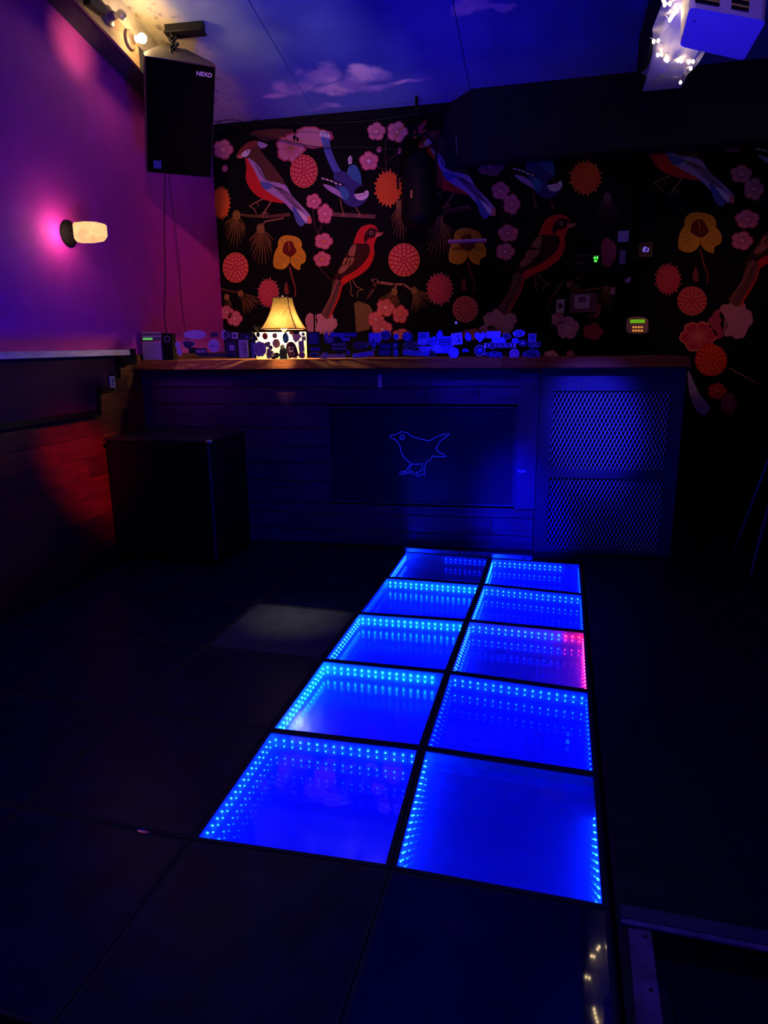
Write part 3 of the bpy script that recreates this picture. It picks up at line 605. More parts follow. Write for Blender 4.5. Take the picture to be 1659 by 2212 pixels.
for ri in range(len(rows)-1):
    z0, z1 = rows[ri], rows[ri+1]; u = uL; mid = pz0-.02 < (z0+z1)/2 < pz1+.02
    segs = []
    while u < uP-.02:
        l = R.uniform(.35, .9); u2 = min(u+l, uP-.005)
        if uP-u2 < .2: u2 = uP-.005
        segs.append((u, u2)); u = u2+.003
    for (a, b_) in segs:
        if mid:
            if a < pu0 < b_: b_ = pu0-.003
            if a < pu1 < b_: a = pu1+.003
            if a >= pu0-.01 and b_ <= pu1+.01: continue
        if b_-a < .04: continue
        t = MB(); t.obox(bp(a, z0+.003, -.02), U*(b_-a), NN*(.02+R.uniform(-.0015, .0015)), Zv*(z1-z0-.006))
        t.build('plank', R.choice([W1, W2, W3, W1]), booth, None, .0015); k += 1
        if k % 3 == 0:
            pass
# recessed bird panel
t = MB(); t.obox(bp(pu0, pz0, -.018), U*(pu1-pu0), NN*.012, Zv*(pz1-pz0)); pan = t.build('bird_panel', pr('black_gloss_panel', (.015, .015, .06), .3, spec=.3), booth)
t = MB()
for a, l, h in ((pu0, .012, 0), (pu1-.012, .012, 0)): t.obox(bp(a, pz0, -.006), U*l, NN*.012, Zv*(pz1-pz0))
for z in (pz0, pz1-.012): t.obox(bp(pu0, z, -.006), U*(pu1-pu0), NN*.012, Zv*.012)
t.build('panel_frame', pr('panel_edge', (.10, .10, .14), .4), pan)
def cz(X, Y): return (500+X/2.37, 780+Y/2.37)
bird = [(810, 385), (822, 378), (842, 377), (856, 366), (876, 362), (900, 368), (925, 388), (950, 394), (985, 404), (1012, 409), (1040, 394), (1075, 377), (1118, 373), (1108, 382), (1085, 397), (1065, 414), (1057, 430), (1046, 448), (1062, 468), (1085, 478), (1100, 489), (1065, 490), (1028, 487), (1020, 505), (998, 515), (990, 540), (984, 560), (992, 572), (988, 585), (975, 578), (962, 588), (948, 592), (955, 580), (936, 584), (945, 572), (968, 565), (976, 548), (978, 524), (955, 529), (925, 528), (915, 545), (905, 562), (925, 565), (930, 574), (905, 572), (885, 580), (858, 581), (866, 568), (890, 566), (900, 552), (918, 524), (898, 508), (880, 490), (868, 465), (862, 435), (852, 418), (838, 402), (822, 396)]
t = MB()
def bpt(X, Y):
    u, z = bpx(*cz(X, Y), .0); return bp(u, z, -.0035)
t.tube([bpt(*p) for p in bird], .0022, 6, 0, True)
cu, czz = bpx(*cz(873, 390)); t.tube([bp(cu+.0165*math.cos(a), czz+.0165*math.sin(a), -.0035) for a in [i*math.pi/10 for i in range(20)]], .0022, 6, 0, True)
t.ball(bp(cu, czz, -.0035), .004, 8, 6)
for X in (872, 884): t.tube([bpt(X, 572), bpt(X+14, 566)], .0016)
t.build('bird_outline', pr('engraved_lit_line', (.15, .2, .6), .5, emit=(.012, .02, 1), es=.7), pan)
# trim board, upper bar and vent section
t = MB(); a = bpx(1117, 900)[0]
t.obox(bp(a+.002, pz0-.012, 0), U*(uP-a-.006), NN*.012, Zv*(1.26-pz0)); t.build('trim_board', wood('trim_stain', (.09, .05, .12), (.14, .08, .18), (6, 6, 1.5), .5), booth, None, .001)
VB = pr('vent_frame_paint', (.05, .045, .085), .55, var=.15, scale=8)
t = MB()
m_ = [bpx(1195, 844), bpx(1449, 844), bpx(1184, 1188), bpx(1424, 1194)]
mu0, mu1 = m_[0][0], m_[1][0]; zt1 = m_[0][1]; zt0 = bpx(1190, 1012)[1]; zb1 = bpx(1189, 1031)[1]; zb0 = .03
for u0, u1, z0, z1 in ((uP, mu0, 0, 1.275), (mu1, uR, 0, 1.275), (mu0, mu1, zt1, 1.275), (mu0, mu1, zb1, zt0), (mu0, mu1, 0, zb0)):
    t.obox(bp(u0, z0, -.02), U*(u1-u0), NN*.03, Zv*(z1-z0))
t.build('vent_frame', VB, booth)
MESHM = pr('expanded_metal', (.7, .7, .85), .6, .0)
for z0, z1, nm in ((zt0, zt1, 'upper'), (zb0, zb1, 'lower')):
    t = MB(); t.obox(bp(mu0, z0, -.05), U*(mu1-mu0), NN*.004, Zv*(z1-z0)); bk = t.build('vent_backing', pr('vent_backing', (.10, .10, .2), .8), booth)
    t = MB(); cw, ch = .0262, .055; nu = int((mu1-mu0)/cw)+1; nz = int((z1-z0)/ch)+2
    def clipseg(a, b_):
        (ua, za), (ub, zb) = a, b_
        lo_, hi_ = 0, 1
        for p, q in ((mu0-ua, ub-ua), (-(mu1-ua), -(ub-ua)), (z0-za, zb-za), (-(z1-za), -(zb-za))):
            if abs(q) < 1e-9:
                if p > 0: return None
                continue
            tt = p/q
            if q > 0: lo_ = max(lo_, tt)
            else: hi_ = min(hi_, tt)
        if lo_ >= hi_: return None
        return (ua+(ub-ua)*lo_, za+(zb-za)*lo_), (ua+(ub-ua)*hi_, za+(zb-za)*hi_)
    for iu in range(-1, nu+1):
        for iz in range(-1, nz+1):
            for sgn in (1, -1):
                for half in (0, 1):
                    u_, z_ = mu0+iu*cw, z0+iz*ch
                    if half == 0: a, b_ = (u_, z_), (u_+sgn*cw/2, z_+ch/2)
                    else: a, b_ = (u_+sgn*cw/2, z_+ch/2), (u_, z_+ch)
                    s_ = clipseg(a, b_)
                    if not s_: continue
                    (ua, za), (ub, zb) = s_; w_ = .0028
                    dd = (Vector((ub-ua, zb-za))).normalized() if (ub-ua or zb-za) else Vector((1, 0)); ox, oz = -dd.y*w_/2, dd.x*w_/2
                    o_ = [bp(ua+ox, za+oz, -.004), bp(ub+ox, zb+oz, -.004), bp(ub-ox, zb-oz, .0005), bp(ua-ox, za-oz, .0005)]
                    t.add(o_+[p-NN*.002 for p in o_], [(0, 1, 2, 3), (7, 6, 5, 4), (0, 4, 5, 1), (2, 6, 7, 3)])
    t.build('wire_mesh', MESHM, booth)
# kick plate, little strip, tape, screws
ks = [onp(*p, NN, BO+NN*.02) for p in ((868, 1181), (1152, 1206))]
t = MB(); kb = [on(870, 1190, 2, .004), on(1150, 1210, 2, .004)]
dk = (kb[1]-kb[0]); t.obox(kb[0]-Zv*.004, dk, Vector((-.079, 1, 0))*.03, Zv*.03); t.build('kick_plate', M['steel'], booth, None, .002)
for f in (.45, .94):
    c_ = kb[0]+dk*f+Zv*.012-Vector((-.079, 1, 0))*.001; t = MB(); t.cyl(c_, c_-Vector((0, 1, 0))*.003, .006, .006, 10); t.build('screw', M['screw'], booth)
a, b_ = bpx(817, 808), bpx(826, 837); t = MB(); t.obox(bp(a[0], b_[1], .002), U*(b_[0]-a[0]), NN*.02, Zv*(a[1]-b_[1])); t.build('hinge_strip', M['white'], booth, None, .002)
a = bpx(1115, 1014); t = MB(); t.poly([bp(*a, .0125), bp(a[0]+.03, a[1]-.004, .0125), bp(a[0]+.065, a[1]-.002, .0125), bp(a[0]+.066, a[1]-.018, .0125), bp(a[0]+.02, a[1]-.02, .0125)]); t.build('torn_tape', M['paper'], booth)
for px in ((1143, 840), (1480, 838), (1163, 1013), (1452, 1021), (909, 1080)):
    u, z = bpx(*px); t = MB(); dd = .012 if px[0] > 1000 else -.005; t.lathe(bp(u, z, dd-.003), NN, ((0, .0045), (.002, .0045), (.0032, .002)), 10); t.build('screw', M['steel'], booth)

# countertop
CT = 1.345
ctop = thing('countertop', 'long reddish-brown plank countertop on the DJ booth', 'countertop', bp(-.9, 1.275))
us = [uL-.02, bpx(384, 780)[0], bpx(661, 780)[0], bpx(1085, 780)[0], bpx(1488, 780)[0]]
CW = [wood('counter_wood_%d' % q, c1, c2, (2.2, 14, 20), .85, q*5.0) for q, (c1, c2) in enumerate((((.16, .03, .006), (.30, .07, .01)), ((.24, .055, .012), (.62, .24, .07)), ((.20, .05, .008), (.36, .10, .015)), ((.2, .03, .002), (.3, .06, .003))))]
for q in range(4):
    a, b_ = us[q]+.0015, us[q+1]-.0015
    sec = [(-.5, 1.277), (.07, 1.277), (.073, 1.283), (.003, CT-.004), (-.004, CT), (-.5, CT)]
    t = MB(); t.prism([bp(a, z, d) for d, z in sec], U*(b_-a)); t.build('plank', CW[q], ctop)
for px in ((639, 783), (643, 792)):
    u, z = bpx(*px, .035); t = MB(); t.ball(bp(u, z, .07-(z-1.283)*1.17), .0045, 8, 5, 0, (1, .6, 1)); t.build('knot', M['screw'], ctop)

# ------------------------------------------------------------------ sticker screen
ACR = mixmat('clear_acrylic', ('ShaderNodeBsdfTransparent', {'Color': (.92, .93, .95, 1)}), ('ShaderNodeBsdfAnisotropic', {'Color': (1, 1, 1, 1), 'Roughness': .15}), .06)
scr = thing('sticker_screen', 'low clear screen covered in stickers along the counter edge', 'screen', bp(-.9, CT))
d0 = -.012
s0, s1 = bpx(380, 775)[0], bpx(1176, 775)[0]; zt = bpx(780, 714, d0)[1]
joints = [s0, bpx(545, 750)[0], bpx(662, 750)[0], bpx(880, 750)[0], s1]
for a, b_ in zip(joints[:-1], joints[1:]):
    t = MB(); t.obox(bp(a+.001, CT, d0-.004), U*(b_-a-.002), NN*.004, Zv*(zt-CT)); t.build('acrylic_pane', ACR, scr)
TRC = mixmat('cream_translucent_card', ('ShaderNodeBsdfTranslucent', {'Color': (1, .97, .85, 1)}), ('ShaderNodeBsdfDiffuse', {'Color': (.9, .82, .62, 1)}), .15)
nt = TRC.node_tree; mo = [n for n in nt.nodes if n.type == 'OUTPUT_MATERIAL'][0]; m0 = mo.inputs[0].links[0].from_node
tp = nt.nodes.new('ShaderNodeBsdfTransparent'); m2 = nt.nodes.new('ShaderNodeMixShader'); m2.inputs[0].default_value = .35
nt.links.new(m0.outputs[0], m2.inputs[1]); nt.links.new(tp.outputs[0], m2.inputs[2]); nt.links.new(m2.outputs[0], mo.inputs[0])
a, b_ = bpx(551, 750)[0], bpx(661, 750)[0]
t = MB(); t.obox(bp(a, CT+.001, d0-.0075), U*(b_-a), NN*.002, Zv*(zt-CT-.004)); t.build('backing_card', TRC, scr)['label'] = 'cream translucent card glowing from the lamp behind'
SM = {}
def sm(k):
    cols = dict(w=(.75, .75, .85), v=(.5, .42, .8), n=(.03, .03, .12), k=(.012, .012, .015), b=(.12, .16, .75), r=(.55, .08, .04), t=(.04, .30, .36), g=(.28, .28, .30), o=(.75, .38, .2), p=(.70, .35, .45), m=(.10, .02, .03), c=(.85, .75, .5), gr=(.3, .34, .28), u=(.25, .3, .95), pk=(.7, .3, .6))
    if k not in SM: SM[k] = pr('sticker_'+k, cols[k], .5)
    return SM[k]
def sticker(cx, cy, w_, h_, shape='rect', col='w', rim=None, rot=0, art=None, ac='n', txt=None, label=None, lay=0, seed=0):
    """cx,cy,w,h in photograph units; built on the screen's front face"""
    d = d0+.0010+lay*.0004; u, z = bpx(cx, cy, d); u2, z2 = bpx(cx+w_/2, cy+h_/2, d); ru, rz = abs(u2-u), abs(z2-z); c_, s_ = math.cos(math.radians(rot)), math.sin(math.radians(rot))
    rr = random.Random(seed or int(cx*7+cy))
    def P(x, y, l=0): return bp(u+(x*ru*c_-y*rz*s_), max(CT+.0008, z+(x*ru*s_+y*rz*c_)), d+l*.0003)
    def outl(k=1):
        if shape == 'rect': return [(-k, -k), (k, -k), (k, k), (-k, k)]
        if shape == 'diam': return [(0, -k), (k, 0), (0, k), (-k, 0)]
        if shape == 'heart': return [(k*1.0*math.sin(a)**3, k*(.85*math.cos(a)-.32*math.cos(2*a)-.13*math.cos(3*a)-.05*math.cos(4*a)+.05)) for a in [2*math.pi*i/28 for i in range(28)]]
        if shape == 'arch': return [(-k, -k), (k, -k)]+[(k*math.cos(a), k*(.2+.8*math.sin(a))) for a in [math.pi*i/10 for i in range(11)]]
        if shape == 'cross': return [(q*k, w2*k) for q, w2 in ((-.3, -1), (.3, -1), (.3, -.1), (1, -.1), (1, .3), (.3, .3), (.25, .9), (-.25, .9), (-.3, .3), (-1, .3), (-1, -.1), (-.3, -.1))]
        if shape == 'blob': return [(k*(1+.14*math.sin(3*a+rr0)+.08*math.sin(7*a+2*rr0))*math.cos(a), k*(1+.14*math.sin(3*a+rr0)+.08*math.sin(7*a+2*rr0))*math.sin(a)) for a in [2*math.pi*i/32 for i in range(32)]]
        if shape == 'cloud': return [(k*(.9+.1*abs(math.sin(4.5*a+rr0)))*math.cos(a), k*(.85+.18*abs(math.sin(4.5*a+rr0)))*math.sin(a)) for a in [2*math.pi*i/36 for i in range(36)]]
        if shape == 'drop': return [(k*.75*math.cos(a)*(1 if math.sin(a) < 0 else 1-.5*math.sin(a)), k*math.sin(a)) for a in [2*math.pi*i/20 for i in range(20)]]
        return [(k*math.cos(a), k*math.sin(a)) for a in [2*math.pi*i/28 for i in range(28)]]
    rr0 = rr.uniform(0, 6)
    mats = [sm(rim or col), sm(col), sm(ac)]; t = MB()
    t.prism([P(x, y, 0) for x, y in outl(1)], -NN*.0005, 0)
    k = .88 if rim else .995; t.poly([P(x, y, 1) for x, y in outl(k)], 1)
    if art == 'ring': t.poly([P(.62*math.cos(a), .62*math.sin(a), 2) for a in [2*math.pi*i/24 for i in range(24)]], 2); t.poly([P(.5*math.cos(a), .5*math.sin(a), 3) for a in [2*math.pi*i/24 for i in range(24)]], 1)
    if art == 'dot': t.poly([P(.45*math.cos(a), .45*math.sin(a), 2) for a in [2*math.pi*i/18 for i in range(18)]], 2)
    if art == 'lines':
        n = 4
        for i in range(n):
            y = -.6+1.2*i/(n-1); x = rr.uniform(.4, .75); t.poly([P(-x, y-.08, 2), P(x, y-.08, 2), P(x, y+.08, 2), P(-x, y+.08, 2)], 2)
    if art == 'scrib':
        for i in range(9):
            x, y = rr.uniform(-.65, .65), rr.uniform(-.6, .6); a = rr.uniform(0, 3.1); l = rr.uniform(.1, .28); w2 = .055
            ca, sa = math.cos(a), math.sin(a); t.poly([P(x+l*ca-w2*sa, y+l*sa+w2*ca, 2), P(x-l*ca-w2*sa, y-l*sa+w2*ca, 2), P(x-l*ca+w2*sa, y-l*sa-w2*ca, 2), P(x+l*ca+w2*sa, y+l*sa-w2*ca, 2)], 2)
    if art == 'face':
        for x, y, a_, b2 in ((-.3, .3, .22, .16), (.35, .2, .18, .2), (0, -.2, .35, .14), (-.45, -.1, .12, .2), (.2, -.6, .15, .1)):
            t.poly([P(x+a_*math.cos(q), y+b2*math.sin(q), 2) for q in [2*math.pi*i/9 for i in range(9)]], 2)
    if art == 'grid':
        for i in range(5): 
            x = -.7+.35*i; t.poly([P(x-.05, -.55, 2), P(x+.05, -.55, 2), P(x+.05, .55, 2), P(x-.05, .55, 2)], 2)
        for y in (-.5, 0, .5): t.poly([P(-.78, y-.05, 2), P(.78, y-.05, 2), P(.78, y+.05, 2), P(-.78, y+.05, 2)], 2)
    if txt:
        for ty, th, tt in txt:
            text_into(t, tt, P(0, ty, 2), U*c_+Zv*s_, Zv*c_-U*s_, th, 2, bold=.012)
    o = t.build('sticker', mats, scr)
    if label: o['label'] = label
K = sticker
# left, dim group (px from the enlarged crops)
K(421, 723, 53, 20, 'cloud', 'v', label='violet cloud-shaped sticker'); K(407, 744, 28, 17, 'blob', 'n', 'v'); K(434, 759, 28, 14, 'rect', 'n', None, 0, None, 'w', [(-.0, .026, 'NEXO')], 'dark sticker reading NEXO')
K(462, 747, 26, 29, 'circ', 'v', None, 0, None, 'n', [(.0, .026, 'Disco')], 'round violet sticker with handwriting'); K(384, 745, 13, 16, 'circ', 'v', seed=3); K(388, 760, 14, 16, 'blob', 'v'); K(463, 723, 16, 10, 'rect', 'n')
K(492, 724, 20, 19, 'circ', 'n', 'n', 0, 'scrib', 'v', lay=1); K(485, 723, 16, 20, 'circ', 'v', lay=0); K(500, 755, 24, 32, 'rect', 'n', None, 0, None); K(501, 751, 11, 11, 'rect', 'v', lay=1); K(507, 725, 14, 14, 'rect', 'v', None, 0, 'dot', 'n'); K(526, 753, 22, 38, 'rect', 'v', None, 0, 'scrib', 'n'); K(530, 727, 20, 14, 'rect', 'n'); K(534, 728, 8, 7, 'diam', 'b', lay=1); K(463, 767, 70, 5, 'rect', 'n'); K(415, 757, 16, 12, 'rect', 'k')
# lit group in front of the lamp
K(557.5, 723, 9, 11, 'circ', 'n', label='small navy round sticker'); K(572.5, 726, 13, 15, 'circ', 'r', 'n', 0, 'scrib', 'm', label='round red sticker with dark strokes'); K(593.5, 725, 12, 12, 'circ', 'g'); K(617, 729, 20, 25, 'drop', 't', 'n', 0, 'scrib', 'n', label='teal head-shaped sticker'); K(629, 719, 10, 7, 'blob', 'r'); K(640, 728, 20, 20, 'blob', 'c', 'c', 0, None, 'r', [(.2, .012, 'tattoo'), (-.4, .01, 'shop')]); K(640, 719, 14, 6, 'blob', 'k', lay=2); K(655, 722, 8, 8, 'circ', 'gr', None, 0, 'ring', 'c'); K(656, 731, 9, 9, 'rect', 'c', None, 0, 'grid', 'g')
K(561, 754, 32, 34, 'cloud', 'v', 'w', 0, 'scrib', 'b', label='pale violet crest sticker with white rim'); K(597, 742, 18, 20, 'circ', 'o', 'p', 0, 'ring', 'c', label='peach round sticker with face'); K(585, 751, 9, 9, 'circ', 'n', 'w'); K(578, 744, 14, 12, 'blob', 'gr'); K(583, 764, 18, 22, 'blob', 'c', None, 0, 'face', 'k', lay=1); K(610, 750, 10, 12, 'blob', 'gr'); K(592, 768, 26, 14, 'blob', 'k'); K(612, 763, 18, 26, 'arch', 'k', 't', 0, None, 'k', label='black ghost-shaped sticker outlined in teal'); K(630, 755, 24, 34, 'arch', 'm', 'm', 14, 'face', 'c', label='dark maroon face sticker with white splashes', lay=1); K(651, 748, 13, 24, 'rect', 'c', 'g', 4, 'lines', 'g'); K(652, 767, 15, 15, 'cloud', 'p', 'r', 0, 'scrib', 'r', label='pink flame-like sticker'); K(637, 771, 12, 7, 'blob', 'o'); K(551, 731, 12, 12, 'blob', 'n'); K(546, 757, 7, 34, 'rect', 'b')
# dark group right of the lamp
K(677, 731, 28, 28, 'rect', 'n', 'k', 0, 'lines', 'b', label='dark navy patch sticker with rows of marks'); K(705, 726, 14, 20, 'drop', 'v', 'b', 0, 'scrib', 'n'); K(724, 723, 22, 9, 'rect', 'b', None, -8, label='bright blue strip sticker'); K(739, 729, 14, 23, 'arch', 'b', 'n', 0, 'dot', 'u'); K(756, 723, 30, 10, 'rect', 'n', None, 0, None, 'u', [(0, .034, 'dibedo')], 'sticker reading dibedo'); K(750, 733, 13, 6, 'blob', 'u')
K(713, 735, 22, 14, 'blob', 'n', 'b', 20, 'lines', 'w', label='helmet sticker with white swoosh'); K(722, 747, 20, 16, 'blob', 'k', lay=0); K(733, 747, 36, 42, 'diam', 'k', 'n', 0, None, 'w', [(.12, .026, 'MAGICO'), (-.28, .022, 'SPORTING')], 'black diamond sticker reading MAGICO SPORTING', 2)
K(681, 754, 24, 8, 'rect', 'b', 'n', 0, 'lines', 'n'); K(679, 767, 21, 13, 'circ', 'n', 'w', 0, 'ring', 'b', label='oval navy sticker with white rim'); K(700, 769, 18, 14, 'blob', 'c'); K(705, 766, 6, 8, 'rect', 'u', lay=1); K(724, 769, 44, 8, 'rect', 'c', lay=0); K(752, 762, 8, 10, 'blob', 'b', None, 30); K(779, 746, 33, 18, 'circ', 'k', 'g', 0, 'grid', 'gr', label='oval black sticker with grid lettering'); K(784, 766, 46, 10, 'rect', 'u', 'w', 8, None, 'n', [(0, .026, 'BARBARELLA')][:0], label='slanted bright blue banner sticker'); K(786, 768, 48, 11, 'rect', 'r', None, 8, lay=-1)
# bright blue group
K(810, 729, 27, 20, 'rect', 'u', None, 0, None, label='bright blue rectangular sticker behind an oval'); K(833, 724, 23, 20, 'circ', 'n', 'w', 0, 'lines', 'b', 0 or None, 'oval dark sticker with pale rim', 1); K(856, 727, 18, 14, 'drop', 'u', 'w', 0, 'dot', 'b'); K(880, 727, 24, 20, 'circ', 'b', 'n', 0, 'scrib', 'n', label='round blue sticker on mural background'); K(807, 744, 24, 24, 'cross', 'n', 'w', 0, 'dot', 'b', label='cross-shaped robed figure sticker'); K(832, 748, 26, 14, 'rect', 'k', 'n', 0, 'grid', 'b'); K(831, 762, 28, 14, 'rect', 'n', None, 0, 'grid', 'b'); K(854, 746, 16, 18, 'arch', 'n', 'k', 0, 'dot', 'v'); K(855, 762, 16, 18, 'drop', 'b', None, 0, 'scrib', 'u')
K(887, 746, 34, 19, 'circ', 'k', 'gr', 0, 'grid', 'gr', label='oval black grid sticker on the blue sticker cluster'); K(915, 725, 24, 14, 'rect', 'b', 'w', 0, 'lines', 'n'); K(913, 738, 22, 14, 'rect', 'u', None, 0, 'scrib', 'w'); K(935, 738, 24, 22, 'blob', 'b', None, 0, 'scrib', 'n'); K(884, 762, 28, 12, 'rect', 'u', None, -6, 'face', 'b'); K(912, 763, 34, 12, 'rect', 'b'); K(918, 753, 30, 12, 'blob', 'u', lay=1); K(943, 753, 22, 16, 'blob', 'u', None, 0, 'scrib', 'w', None, None, 1); K(933, 766, 17, 10, 'arch', 'k', 'g'); K(962, 739, 34, 24, 'rect', 'b', 'u', 0, 'grid', 'n', label='bright blue box sticker with fringe'); K(950, 722, 14, 14, 'blob', 'b'); K(958, 756, 36, 14, 'rect', 'b'); K(987, 732, 23, 25, 'rect', 'v', 'w', 6, 'scrib', 'n', None, 'square violet sticker with dense doodles', 1); K(980, 762, 23, 24, 'circ', 'u', 'b', 0, 'scrib', 'b', None, 'round blue seal sticker', 1)
K(1011, 727, 20, 23, 'drop', 'b', 'n', 20); K(1037, 728, 25, 25, 'heart', 'u', label='bright blue heart sticker'); K(1066, 723, 30, 15, 'rect', 'u', 'v', 0, 'lines', 'v', label='blue rectangular sticker on pink flower'); K(1077, 735, 30, 12, 'rect', 'u'); K(1094, 727, 17, 14, 'blob', 'n', 'w'); K(1121, 720, 27, 16, 'cloud', 'u', 'w', 0, 'lines', 'n', label='blue cloud sticker highest on the screen'); K(1113, 736, 16, 13, 'cloud', 'b', 'u', 0, 'scrib', 'v'); K(1129, 741, 18, 14, 'circ', 'n', 'b', 0, 'dot', 'v'); K(1150, 729, 16, 17, 'rect', 'b', 'w', 0, 'face', 'n', label='small framed picture sticker at the screen end'); K(1154, 745, 26, 13, 'arch', 'n', 'b', 180, 'lines', 'v')
K(1005, 757, 14, 8, 'blob', 'b', None, 0, 'lines', 'n'); K(1036.5, 757, 23, 24, 'circ', 'n', 'w', 0, 'dot', 'b', label='round navy sticker with pale ring'); K(1080, 746, 68, 10, 'rect', 'n', 'w', 0, 'grid', 'v', label='long fretboard-like banner sticker'); K(1064, 746.5, 7, 15, 'rect', 'n', 'w', 0, lay=2); K(1067, 766, 40, 13, 'blob', 'n', 'b', -4, 'face', 'b', label='long crocodile-like dark sticker'); K(1111, 764, 21, 21, 'circ', 'pk', 'v', 0, 'ring', 'n', label='round purple badge sticker'); K(1149, 764, 36, 17, 'blob', 'n', 'u', 0, 'scrib', 'b', label='dark sticker with jagged blue outline')

# ------------------------------------------------------------------ things on the counter
r = thing('control_box', 'pale control box with green display at the left end of the counter', 'box', bp(bpx(328, 773)[0], CT, -.04))
a0, a1 = bpx(309, 773, -.03), bpx(347, 738, -.03); t = MB(); t.obox(bp(a0[0], CT, -.10), U*(a1[0]-a0[0]), NN*.07, Zv*(a1[1]-CT)); t.build('body', pr('violet_grey_plastic', (.5, .42, .6), .6), r, None, .003)
a0, a1 = bpx(308, 737, -.03), bpx(348, 717, -.03); t = MB(); t.obox(bp(a0[0], a0[1], -.10), U*(a1[0]-a0[0]), NN*.07, Zv*(a1[1]-a0[1])); hd = t.build('head', pr('dark_violet_plastic', (.22, .15, .25), .6), r, None, .003)
for y in (718.5, 726.5):
    z = bpx(320, y, -.03)[1]; t = MB(); t.obox(bp(a0[0]-.002, z-.004, -.031), U*(a1[0]-a0[0]), NN*.004, Zv*.007); t.build('rib', M['white'], hd)
e_ = bpx(309, 734.5, -.03); e2 = bpx(329, 729.5, -.03); t = MB(); t.obox(bp(e_[0], e_[1], -.0295), U*(e2[0]-e_[0]), NN*.002, Zv*(e2[1]-e_[1])); t.build('green_display', emis('green_lcd', (.18, .8, .2), .55), hd)
a0, a1 = bpx(352.5, 772, -.03), bpx(371, 720, -.03); r = thing('black_case', 'slim black upright case beside the control box', 'case', bp((a0[0]+a1[0])/2, CT, -.06))
t = MB(); t.obox(bp(a0[0], CT, -.09), U*(a1[0]-a0[0]), NN*.06, Zv*(a1[1]-CT)); t.build('body', M['black'], r, None, .003)
u, z = bpx(361, 732, -.03); t = MB(); t.loft([[bp(u+rr_*math.cos(a), z+rr_*math.sin(a), -.0295) for a in [2*math.pi*i/20 for i in range(20)]] for rr_ in (.019, .023)], 0, False); t.build('emblem', sm('v'), r)

# table lamp (square bell shade)
LD = -.115; lc = onp(613, 700, NN, BO+NN*LD); lu = (lc-BO).dot(U)
lamp = thing('table_lamp', 'lit table lamp with bell-shaped cream scribbled shade on the counter', 'lamp', bp(lu, CT, LD))
zb_, zt_ = onp(613, 711, NN, BO+NN*LD).z, onp(613, 643, NN, BO+NN*LD).z
sw = .131; phi = TH
def sq(hw, z, ph=phi, n=5, rnd=.0):
    pts = []
    for k in range(4):
        a = ph+math.pi/4+k*math.pi/2; b2 = a+math.pi/2
        p, q = Vector((math.cos(a), math.sin(a)))*hw*math.sqrt(2), Vector((math.cos(b2), math.sin(b2)))*hw*math.sqrt(2)
        for i in range(n): v = p+(q-p)*i/n; pts.append(Vector((v.x, v.y, 0)))
    cc = bp(lu, 0, LD)
    return [cc+p+Zv*z for p in pts]
SHM = bpy.data.materials.new('scribbled_shade_cloth'); SHM.use_nodes = True; nt = SHM.node_tree; nt.nodes.clear(); L = nt.links
tcn = nt.nodes.new('ShaderNodeTexCoord'); nz = nt.nodes.new('ShaderNodeTexNoise'); nz.inputs['Scale'].default_value = 24; nz.inputs['Detail'].default_value = 2; nz.inputs['Distortion'].default_value = 1.8
L.new(tcn.outputs['Object'], nz.inputs['Vector'])
rp = nt.nodes.new('ShaderNodeValToRGB'); E_ = rp.color_ramp.elements; E_[0].position = .0; E_[0].color = (.075, .048, .022, 1); E_[1].position = 1; E_[1].color = (.075, .048, .022, 1)
for ps, cc in ((.50, (.075, .048, .022, 1)), (.52, (.012, .005, .002, 1)), (.54, (.075, .048, .022, 1))):
    e = E_.new(ps); e.color = cc
L.new(nz.outputs['Fac'], rp.inputs[0])
tr = nt.nodes.new('ShaderNodeBsdfTranslucent'); df = nt.nodes.new('ShaderNodeBsdfDiffuse'); mx = nt.nodes.new('ShaderNodeMixShader'); mx.inputs[0].default_value = .45
L.new(rp.outputs[0], tr.inputs[0]); L.new(rp.outputs[0], df.inputs[0]); L.new(tr.outputs[0], mx.inputs[1]); L.new(df.outputs[0], mx.inputs[2]); oo = nt.nodes.new('ShaderNodeOutputMaterial'); L.new(mx.outputs[0], oo.inputs[0])
prof = [(0, 1.0), (.06, .93), (.2, .80), (.4, .65), (.6, .54), (.8, .46), (1, .41)]
t = MB(); t.loft([sq(sw*k, zb_+(zt_-zb_)*h) for h, k in prof], 0, False, False); shade = t.build('lamp_shade', SHM, lamp)
SEAM = pr('shade_trim', (.12, .03, .02), .7)
t = MB()
for k in range(4): t.tube([sq(sw*kk*1.004, zb_+(zt_-zb_)*h)[k*5] for h, kk in prof], .0028, 5)
for h, kk in ((0, 1.0), (1, .41)): t.tube(sq(sw*kk, zb_+(zt_-zb_)*h), .003, 5, 0, True)
t.build('trim_piping', SEAM, shade)
t = MB(); cc = bp(lu, 0, LD); t.lathe(cc+Zv*zt_, Zv, ((-.005, .004), (.004, .004), (.008, .009), (.014, .009), (.018, .003), (.024, .001)), 12)
for sg in (-1, 1): t.ball(cc+Zv*(zt_+.008)+U*.03*sg, .004, 8, 5); 
t.tube([cc+Zv*(zt_+.002)-U*.05, cc+Zv*(zt_+.004), cc+Zv*(zt_+.002)+U*.05], .002, 5); t.build('finial', M['steel'], lamp)
t = MB(); t.lathe(cc+Zv*CT, Zv, ((0, .055), (.012, .06), (.03, .035), (.05, .03), (.075, .05), (.10, .055), (.13, .035), (.155, .014), (.19, .012), (.2, .018), (.215, .018)), 24); t.build('lamp_base', M['cream'], lamp)
t = MB(); t.ball(cc+Zv*(zb_+.012), .024, 14, 9); t.build('bulb', emis('lamp_bulb', (1, .70, .26), 1500), lamp)

